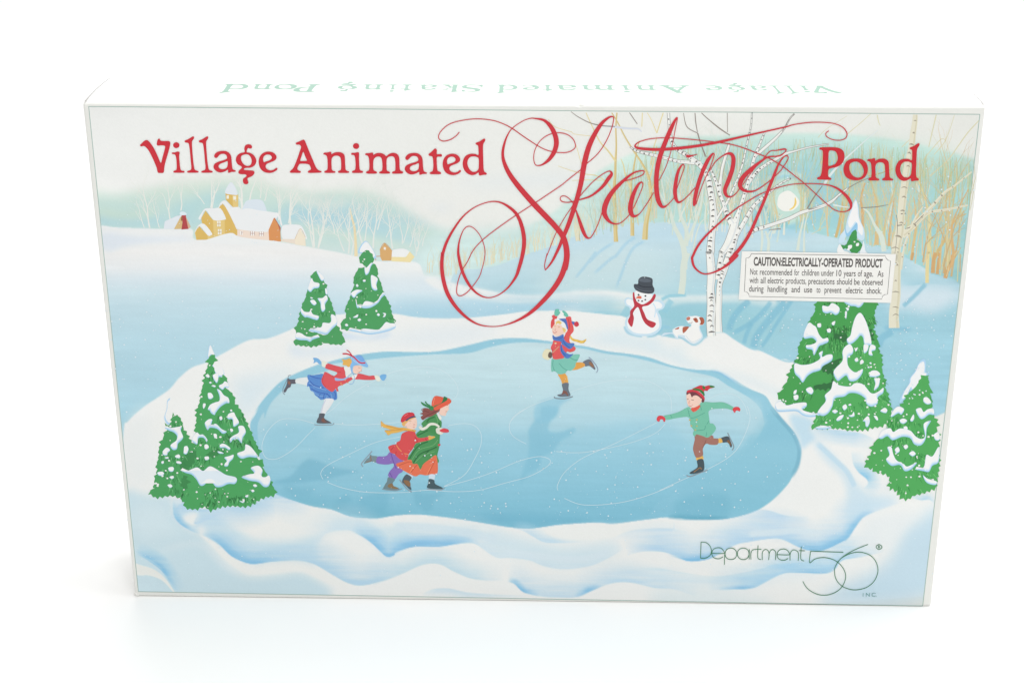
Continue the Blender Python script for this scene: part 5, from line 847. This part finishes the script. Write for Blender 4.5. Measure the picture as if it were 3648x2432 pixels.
GLB = {
 'n': ("137,487 148,480 172,479 198,472 211,478 212,494 240,480 278,475 312,483 333,505 338,550 340,600 345,638 358,650 375,656 372,667 330,669 285,668 272,659 282,649 298,640 302,605 300,550 292,522 270,509 240,510 220,525 212,550 213,600 216,638 230,650 247,656 244,667 200,669 155,668 144,659 154,649 172,638 176,600 174,540 166,510 150,499 138,497", (), 137, 375, 668, 193),
 'i': ("395,490 402,483 430,482 455,476 468,482 468,505 469,560 473,620 480,643 500,650 506,659 498,668 455,669 410,668 402,659 412,648 430,640 436,610 434,550 428,512 415,502 398,499", (), 395, 506, 668, 193),
 'm': ("525,493 535,486 560,485 585,480 599,484 601,500 635,485 675,485 705,498 722,512 750,492 790,482 825,495 842,525 845,570 846,610 852,643 870,653 879,662 872,673 830,676 785,675 775,665 785,655 803,648 807,610 805,560 798,528 780,514 752,517 730,532 724,565 725,610 728,645 748,656 757,664 750,674 710,676 665,674 655,664 667,655 682,645 686,605 682,550 672,525 650,516 622,524 604,548 600,600 604,640 620,652 636,661 630,673 590,676 545,674 532,663 543,653 560,643 565,605 561,540 550,510 530,503", (), 525, 879, 673, 193),
 't': ("1115,496 1122,488 1145,470 1170,445 1184,443 1193,458 1193,493 1215,494 1235,495 1241,508 1232,518 1195,520 1192,560 1195,620 1203,650 1225,660 1233,672 1222,680 1180,681 1137,680 1125,669 1138,659 1153,650 1160,610 1158,555 1152,520 1138,512 1120,508", (), 1115, 1241, 680, 193),
 'd': ("1552,396 1562,386 1590,376 1628,351 1643,356 1640,374 1627,395 1622,430 1624,520 1626,600 1632,650 1648,665 1658,675 1650,685 1622,687 1598,692 1584,688 1580,666 1550,683 1515,689 1475,672 1445,635 1433,585 1442,538 1468,505 1510,491 1550,493 1579,502 1580,455 1576,415 1560,405", ("1582,536 1583,600 1578,635 1555,657 1522,656 1495,632 1478,590 1482,548 1505,521 1540,515 1565,521",), 1433, 1658, 684, 193),
}
GLD = {
 'P': ("572,440 585,432 640,430 700,430 755,438 793,463 806,505 800,550 775,590 735,612 695,622 662,632 653,660 655,698 670,712 684,720 678,732 620,732 560,729 550,720 558,709 578,700 592,665 600,590 605,500 602,465 592,455 574,452", ("662,466 700,462 728,477 742,515 738,555 718,585 685,600 658,604 654,590 656,530",), 550, 806, 730, 200),
 'o': ("910,535 960,540 1000,565 1022,610 1020,660 998,705 955,732 905,738 855,728 815,700 797,655 800,605 825,562 865,540", ("905,563 940,572 968,600 984,645 978,685 955,708 922,712 885,695 860,660 850,615 862,580",), 797, 1022, 733, 195),
}
def place(pr, g, fr, to=None, c=RED):
    o, hs = g[0], g[1]
    def cv(s):
        P = pts(fr+' '+s)[:, :2]
        if to is not None: f = FR[fr]; L = (P-np.array(f[:2]))/f[2]; P = to(L)
        return smooth(P, 4)
    pr.poly(cv(o), c, [cv(h) for h in hs])
tl = Print('title_lettering', box, 268, 60)
for k in 'VilageA': place(tl, GL[k], 'A')
P0 = pts('A 858,411')[0]; tl.dot(P0[0], P0[1], 30*q, 27*q, RED, 18)
fA, fB, fD = np.array(FR['A'][:2]), np.array(FR['B'][:2]), np.array(FR['D'][:2])
place(tl, GL['l'], 'A', lambda L: fA+(L+(132, 0))*q)
for k in 'nimtd': place(tl, GLB[k], 'B')
P0 = pts('B 441,419')[0]; tl.dot(P0[0], P0[1], 29*q, 27*q, RED, 18)
place(tl, GL['a'], 'A', lambda L: fB+(L+(-311, 19))*q)
place(tl, GL['e'], 'A', lambda L: fB+((L-(1625, 0))*(.98, 1)+(1247, 20))*q)
tl.build()
tp = Print('title_lettering', box, 268, 60); RP = (200, 52, 60)
for k in 'Po': place(tp, GLD[k], 'D', None, RP)
place(tp, GLB['n'], 'B', lambda L: fD+np.stack([1018+(L[:, 0]-137)*1.008-(L[:, 1]-668)*.07*0, 738+(L[:, 1]-668)*1.05], 1)*q, RP)
def dmap(L):
    x, y = L[:, 0], L[:, 1]; u = (x-1433)/225; v = (688-y)/338
    return fD+np.stack([1273+u*225+v*(22), 742-v*350+0*u], 1)*q
place(tp, GLB['d'], 'B', dmap, RP)
tp.build()

sc = Print('script_lettering', box, 274, 60); SR = (203, 60, 70)
def pen(st, c=SR, ramp=40, n=7, d=8): sc.line(st, d, c, n, ramp)
pen("B 1402,290,9 1370,325,8 1320,358,9 1255,373,9 1215,355,8 1210,320,8 1240,270,8 1310,215,8 1420,182,8 1560,166,8 1700,178,8 1800,208,8 1893,255,9 2000,330,9 2125,412,8 2210,455,8 2290,475,8 2352,480,8 C 310,478,8 360,460,8 392,425,8 380,370,8 345,330,8 290,303,8 215,296,8 130,320,8 60,375,7 15,455,7 3,530,7 15,585,8 42,601,9 90,588,16 150,540,32 195,470,42 215,390,46 200,310,44 160,235,38 100,180,24 20,163,12 B 2060,162,8 1990,188,7 1893,255,8 1845,330,14 1815,420,22 1806,500,26 1822,580,34 1870,680,42 1950,790,48 2080,940,52 2190,1055,52 2290,1160,50 C 270,1250,50 300,1330,52 312,1420,54 305,1500,54 290,1568,54 F 2318,80,52 2280,200,50 2210,320,46 2100,450,40 1980,560,30 1850,635,18 1730,675,9 1620,685,8 1500,665,14 1390,600,24 1290,500,32 1215,380,36 1175,250,36 1160,120,34 1168,0,30 B 1245,1430,28 1280,1320,26 1350,1190,20 1440,1070,14 1550,985,9 1680,938,9 1780,942,14 1870,990,24 1940,1060,30 1985,1170,36 2005,1300,38 1990,1430,36 1955,1560,32 F 1845,230,24 1770,330,14 1680,395,9 1590,417,9 1500,385,16 1420,305,24 1355,180,28 1320,50,26 B 1392,1380,20 1405,1290,12 1440,1200,8 1485,1165,8 1540,1185,7 1600,1260,7 1638,1370,7 1635,1470,7 1610,1570,7 F 1505,230,7 1440,320,8 1380,380,8 1325,400,8 1298,365,8 1310,270,8 1345,170,8 1400,80,8 B 1530,1390,8 1620,1290,8 1760,1180,8 1940,1055,8 2110,945,8 2230,865,8 2352,782,8 C 350,710,8 440,640,8", ramp=60)
pen("C 500,580,8 600,490,8 680,370,8 730,250,8 748,165,9 735,145,12 695,158,20 635,210,32 570,310,42 515,430,48 475,580,50 448,740,46 420,860,44 385,980,44 330,1140,40 285,1250,36 235,1370,28 175,1490,20 118,1565,9 F 2122,150,8 2118,110,8 2140,10,8 C 130,1430,7 210,1230,7 300,1070,7 368,965,8 345,920,8 305,888,8 265,885,8 250,910,8 270,935,9 330,942,9 430,918,12 540,880,18 640,800,28 700,720,36 728,680,28 718,655,14 690,656,9 630,690,8 550,755,8 480,830,8 430,890,8")
pen("C 395,1010,10 425,1100,26 460,1200,34 490,1260,26 520,1275,12 548,1250,9 600,1150,8 645,1020,8")
pen("C 835,748,8 930,722,8 1010,690,9 1032,660,11 1010,648,11 930,670,16 840,740,28 740,840,40 680,940,48 660,1030,48 690,1100,34 740,1138,16 800,1138,9 860,1095,8 920,1025,8")
pen("C 930,1000,8 980,890,8 1018,790,8 1010,755,12 975,780,24 930,870,38 905,970,44 908,1035,44 935,1070,28 985,1050,9 1050,965,8 1120,850,8")
pen("C 1170,740,7 1230,620,7 1280,470,7 1320,270,7 1340,165,9 1325,170,20 1280,260,38 1225,390,42 1175,530,44 1150,660,44 1145,780,44 1155,890,44 1180,960,38 1212,985,22 1255,960,9 1310,900,8")
pen("C 1325,845,8 1370,720,8 1405,615,8 1388,592,12 1350,650,26 1325,760,34 1320,870,36 1345,938,24 1390,925,10 1450,870,9 1505,805,8")
pen("C 1420,515,8 1430,512,26 1445,514,24 1480,508,12 1528,495,4")
pen("C 1515,960,8 1570,790,8 1640,630,8 1682,510,9 1668,492,16 1620,560,34 1570,670,36 1530,790,36 1505,900,34 1498,965,26 1500,975,6", n=6)
pen("C 1640,650,8 1700,560,9 1780,500,12 1835,490,28 1862,530,38 1855,620,40 1820,730,40 1785,820,36 1795,875,28 1835,892,12 1885,860,9 1935,790,8")
pen("C 1950,780,7 2040,650,7 2120,560,7 2200,470,8 D 170,460,9 235,448,14 262,452,12 250,475,9 200,510,12 100,520,14 C 2120,560,22 2020,640,36 1945,720,44 1925,790,40 1970,835,24 2050,838,14 2130,795,10 2220,725,8 2300,650,8 D 230,620,8 270,560,9 282,525,9 268,508,10 235,525,12 190,590,18 150,690,26 110,790,28 60,920,28 0,1060,28 C 2020,1220,30 1940,1350,32 1830,1480,32 G 1820,20,30 1740,100,26 1650,160,18 1550,195,12 1480,185,14 1420,130,20 1400,60,22 C 1485,1440,22 1530,1350,22 1600,1260,20 1720,1145,16 1870,1015,12 2000,930,10 2100,872,9 2200,830,8 D 240,790,8 340,772,8 440,768,8 560,770,9 670,785,12 750,820,20 820,880,28 860,940,30 865,990,20 835,1020,10 780,1030,8 710,1010,8 640,955,8 540,865,8 430,765,8 330,685,9 220,600,9 100,530,10 0,490,9 C 1980,445,9 1850,405,9 1680,380,8 1450,355,8 1250,342,8 1100,350,8 1000,375,9 952,405,12 955,430,18 1030,445,26 1200,450,28 1450,428,26 1650,396,24 1800,365,22 1950,330,18 2150,285,14 2352,240,12 D 330,220,9 470,200,9 600,198,8 710,210,8 790,245,9 828,300,10 815,345,9 760,365,8 690,357,8 640,330,8 632,300,8 660,277,8", ramp=70)
sc.build()

# maker's lettering at lower right
lg = Print('maker_lettering', box, 268, 60); LG = (70, 128, 92)
for st in ("K 330,1072 326,1201", "K 330,1072 372,1078 402,1105 413,1145 400,1180 365,1200 326,1201", "K 418,1162 512,1163 508,1140 490,1122 460,1118 430,1130 416,1160 425,1190 450,1204 480,1204 505,1190", "K 518,1170 516,1252", "K 521,1168 530,1138 555,1122 590,1125 612,1150 612,1185 590,1208 555,1210 530,1195 521,1168", "K 716,1130 714,1210", "K 714,1168 705,1138 680,1122 648,1124 624,1145 622,1180 642,1206 675,1212 702,1198 714,1168", "K 728,1211 728,1160 742,1136 772,1130",
           "K 785,1098 782,1185 790,1206 808,1212", "K 772,1130 812,1130", "K 818,1215 820,1155 840,1132 862,1138 873,1165 870,1215", "K 873,1165 888,1137 910,1134 926,1158 924,1215", "K 938,1172 1032,1174 1028,1150 1008,1132 980,1128 950,1140 937,1170 945,1200 970,1216 1000,1216 1025,1202", "K 1040,1219 1042,1165 1060,1138 1085,1138 1107,1162 1105,1222", "K 1130,1108 1125,1195 1133,1216 1152,1223", "K 1112,1140 1158,1142",
           "K 1204,1146 1196,1236 1240,1207 1313,1196 1395,1217 1455,1268 1484,1338 1466,1410 1420,1462 1350,1492 1275,1493 1205,1463 1165,1425 1142,1385", "K 1662,1091 1540,1142 1450,1200 1405,1260 1395,1310 1408,1370 1450,1420 1510,1447 1570,1453 1650,1434 1712,1382 1741,1308 1730,1240 1690,1186 1630,1158 1565,1154 1500,1172 1450,1200", "K 1750,1091 1770,1103 1771,1120 1750,1131 1730,1120 1729,1103 1750,1091"):
    lg.line(st, 5.5, LG, 6, 10)
lg.line("K 1204,1145 1466,1154", 5.5, LG)
put_word(lg, 'R', 'K', 1742, 1760, 1121, 0, 20, LG, .03)
for ch, x0, x1 in (('I', 1620, 1624), ('N', 1645, 1675), ('C', 1690, 1722), ('.', 1727, 1731)): put_word(lg, ch, 'K', x0, x1, 1507, 0, 30 if ch != '.' else 34, (110, 160, 158))
lg.build()

# lettering along the top, upside down from here
def top_letters():
    V, F = [], []; zc = BH+45e-6; TG = ink((150, 184, 169))
    def emit(L, x0, x1, g, hs):
        # L: normalised outline (0..1 across, heights in x-heights)
        a = (x0-850)/2100; yb, yx = 300.2+a*6, 318.6+a*4.4
        _, Yb = top_pt(x0, yb); _, Yx = top_pt(x0, yx)
        A0 = top_pt(x0, yb)[0]; A1 = top_pt(x1, yb)[0]
        rings = []
        for r in [L]+hs: rings.append([Vector((A1+(A0-A1)*p[0], Yb+(Yx-Yb)*p[1], zc)) for p in r])
        T = tessellate_polygon(rings); o = len(V)
        for r in rings: V.extend([tuple(v) for v in r])
        F.extend([tuple(o+i for i in t) for t in T])
    def norm(g, s):
        P = np.array([[float(v) for v in t.split(',')] for t in s.split()]); P = smooth(P, 3)
        return np.stack([(P[:, 0]-g[2])/(g[3]-g[2]), (g[4]-P[:, 1])/g[5]], 1)
    allg = dict(GL); allg.update({'n': GLB['n'], 'm': GLB['m'], 't': GLB['t'], 'd': GLB['d'], 'P': GLD['P'], 'o': GLD['o']})
    allg['S'] = ("180,20 190,80 175,85 150,45 110,30 75,45 65,75 90,105 140,130 180,160 195,205 175,260 125,290 70,285 40,265 25,285 10,285 5,210 20,205 40,245 80,270 130,265 155,235 145,200 105,175 55,150 25,115 20,70 50,25 100,10 145,25 165,20", (), 5, 195, 288, 195)
    allg['k'] = ("0,30 70,0 85,10 85,175 140,110 120,95 200,95 190,115 165,120 115,170 175,250 210,275 205,288 120,288 125,275 130,265 90,200 85,265 110,278 105,288 5,288 5,278 30,265 30,60 0,45", (), 0, 210, 288, 195)
    words = [('V', 2886, 2990), ('i', 2838, 2884), ('l', 2786, 2836), ('l', 2736, 2784), ('a', 2662, 2728), ('g', 2590, 2650), ('e', 2506, 2570), ('A', 2342, 2457), ('n', 2260, 2337), ('i', 2203, 2252), ('m', 2067, 2192), ('a', 1978, 2054), ('t', 1932, 1970), ('e', 1860, 1921), ('d', 1770, 1845),
             ('S', 1647, 1721), ('k', 1577, 1640), ('a', 1493, 1559), ('t', 1432, 1472), ('i', 1386, 1420), ('n', 1296, 1369), ('g', 1209, 1278), ('P', 1058, 1142), ('o', 985, 1063), ('n', 904, 978), ('d', 800, 892)]
    for ch, x0, x1 in words:
        g = allg[ch]; hs = [norm(g, h) for h in g[1]]; emit(norm(g, g[0]), x0, x1, g, hs)
        if ch == 'i':
            a = np.arange(12)/12*2*math.pi; emit(np.stack([.45+.24*np.cos(a), 1.3+.14*np.sin(a)], 1), x0, x1, g, [])
    mesh_obj('top_lettering', V, F, INK, box, np.tile(np.append(TG, 1), (len(V), 1)))
top_letters()

# hairline frame round the picture
fr_ = Print('border_line', pic, 30, 20)
for (p, r, w0) in (((316, 380), (3490.7, 408), 2.6), ((3490.7, 408), (3287, 2156.5), 2.8), ((3287, 2156.5), (493, 2105.6), 2.6), ((493, 2105.6), (316, 380), 2.4)):
    fr_.strip([(p[0], p[1], w0), ((p[0]+r[0])/2, (p[1]+r[1])/2, w0), (r[0], r[1], w0)], (160, 184, 176), 3)
fr_.build()

# ------------------------------------------------------------------ caution sticker: paper with its own thickness
STK = mat_plain('sticker_paper', tuple(float(v) for v in ink((240, 239, 235))), 0.45, 60, 0.01)
c4 = np.array([(2642.5, 894), (3191.5, 904), (3174, 1078), (2631.5, 1066.5)]); X, Z = plane_pt(c4[:, 0], c4[:, 1])
yb, yf = -268e-6, -360e-6
V = [(X[i], yb, Z[i]) for i in range(4)]+[(X[i], yf, Z[i]) for i in range(4)]
st_ = mesh_obj('caution_sticker', V, [(3, 2, 1, 0), (4, 5, 6, 7), (0, 1, 5, 4), (1, 2, 6, 5), (2, 3, 7, 6), (3, 0, 4, 7)], STK, box); st_['label'] = 'white caution sticker with black print'
bl = Print('border_line', st_, 363, 20)
bl.line("H 200,8 1447,27 1455,52 1472,68 1495,75 1467,385 1440,388 1422,402 1412,430 180,405 175,382 160,365 135,360 150,48 172,45 190,32 200,8", 4.4, (84, 82, 80), 2, 3, True); bl.build()
sl = Print('sticker_lettering', st_, 363, 60); TX = (88, 84, 82)
for wd_, x0, x1 in (('CAUTION:ELECTRICALLY-OPERATED', 220, 1145), ('PRODUCT', 1167, 1420)): put_word(sl, wd_, 'H', x0, x1, 112, .0155, 77, TX, .035)
for ws, y0 in (((('Not', 188, 257), ('recommended', 278, 577), ('for', 598, 645), ('children', 668, 830), ('under', 850, 968), ('10', 990, 1037), ('years', 1057, 1170), ('of', 1190, 1230), ('age.', 1247, 1333), ('As', 1373, 1428)), 199),
               ((('with', 182, 263), ('all', 285, 330), ('electric', 350, 498), ('products,', 520, 710), ('precautions', 730, 973), ('should', 995, 1135), ('be', 1155, 1207), ('observed', 1228, 1420)), 277),
               ((('during', 178, 312), ('handling', 350, 533), ('and', 572, 650), ('use', 690, 765), ('to', 805, 842), ('prevent', 880, 1038), ('electric', 1077, 1235), ('shock.', 1273, 1410)), 356)):
    for (t_, x0, x1) in ws: put_word(sl, t_, 'H', x0, x1, y0, .0165, 57, TX, .008)
sl.build()
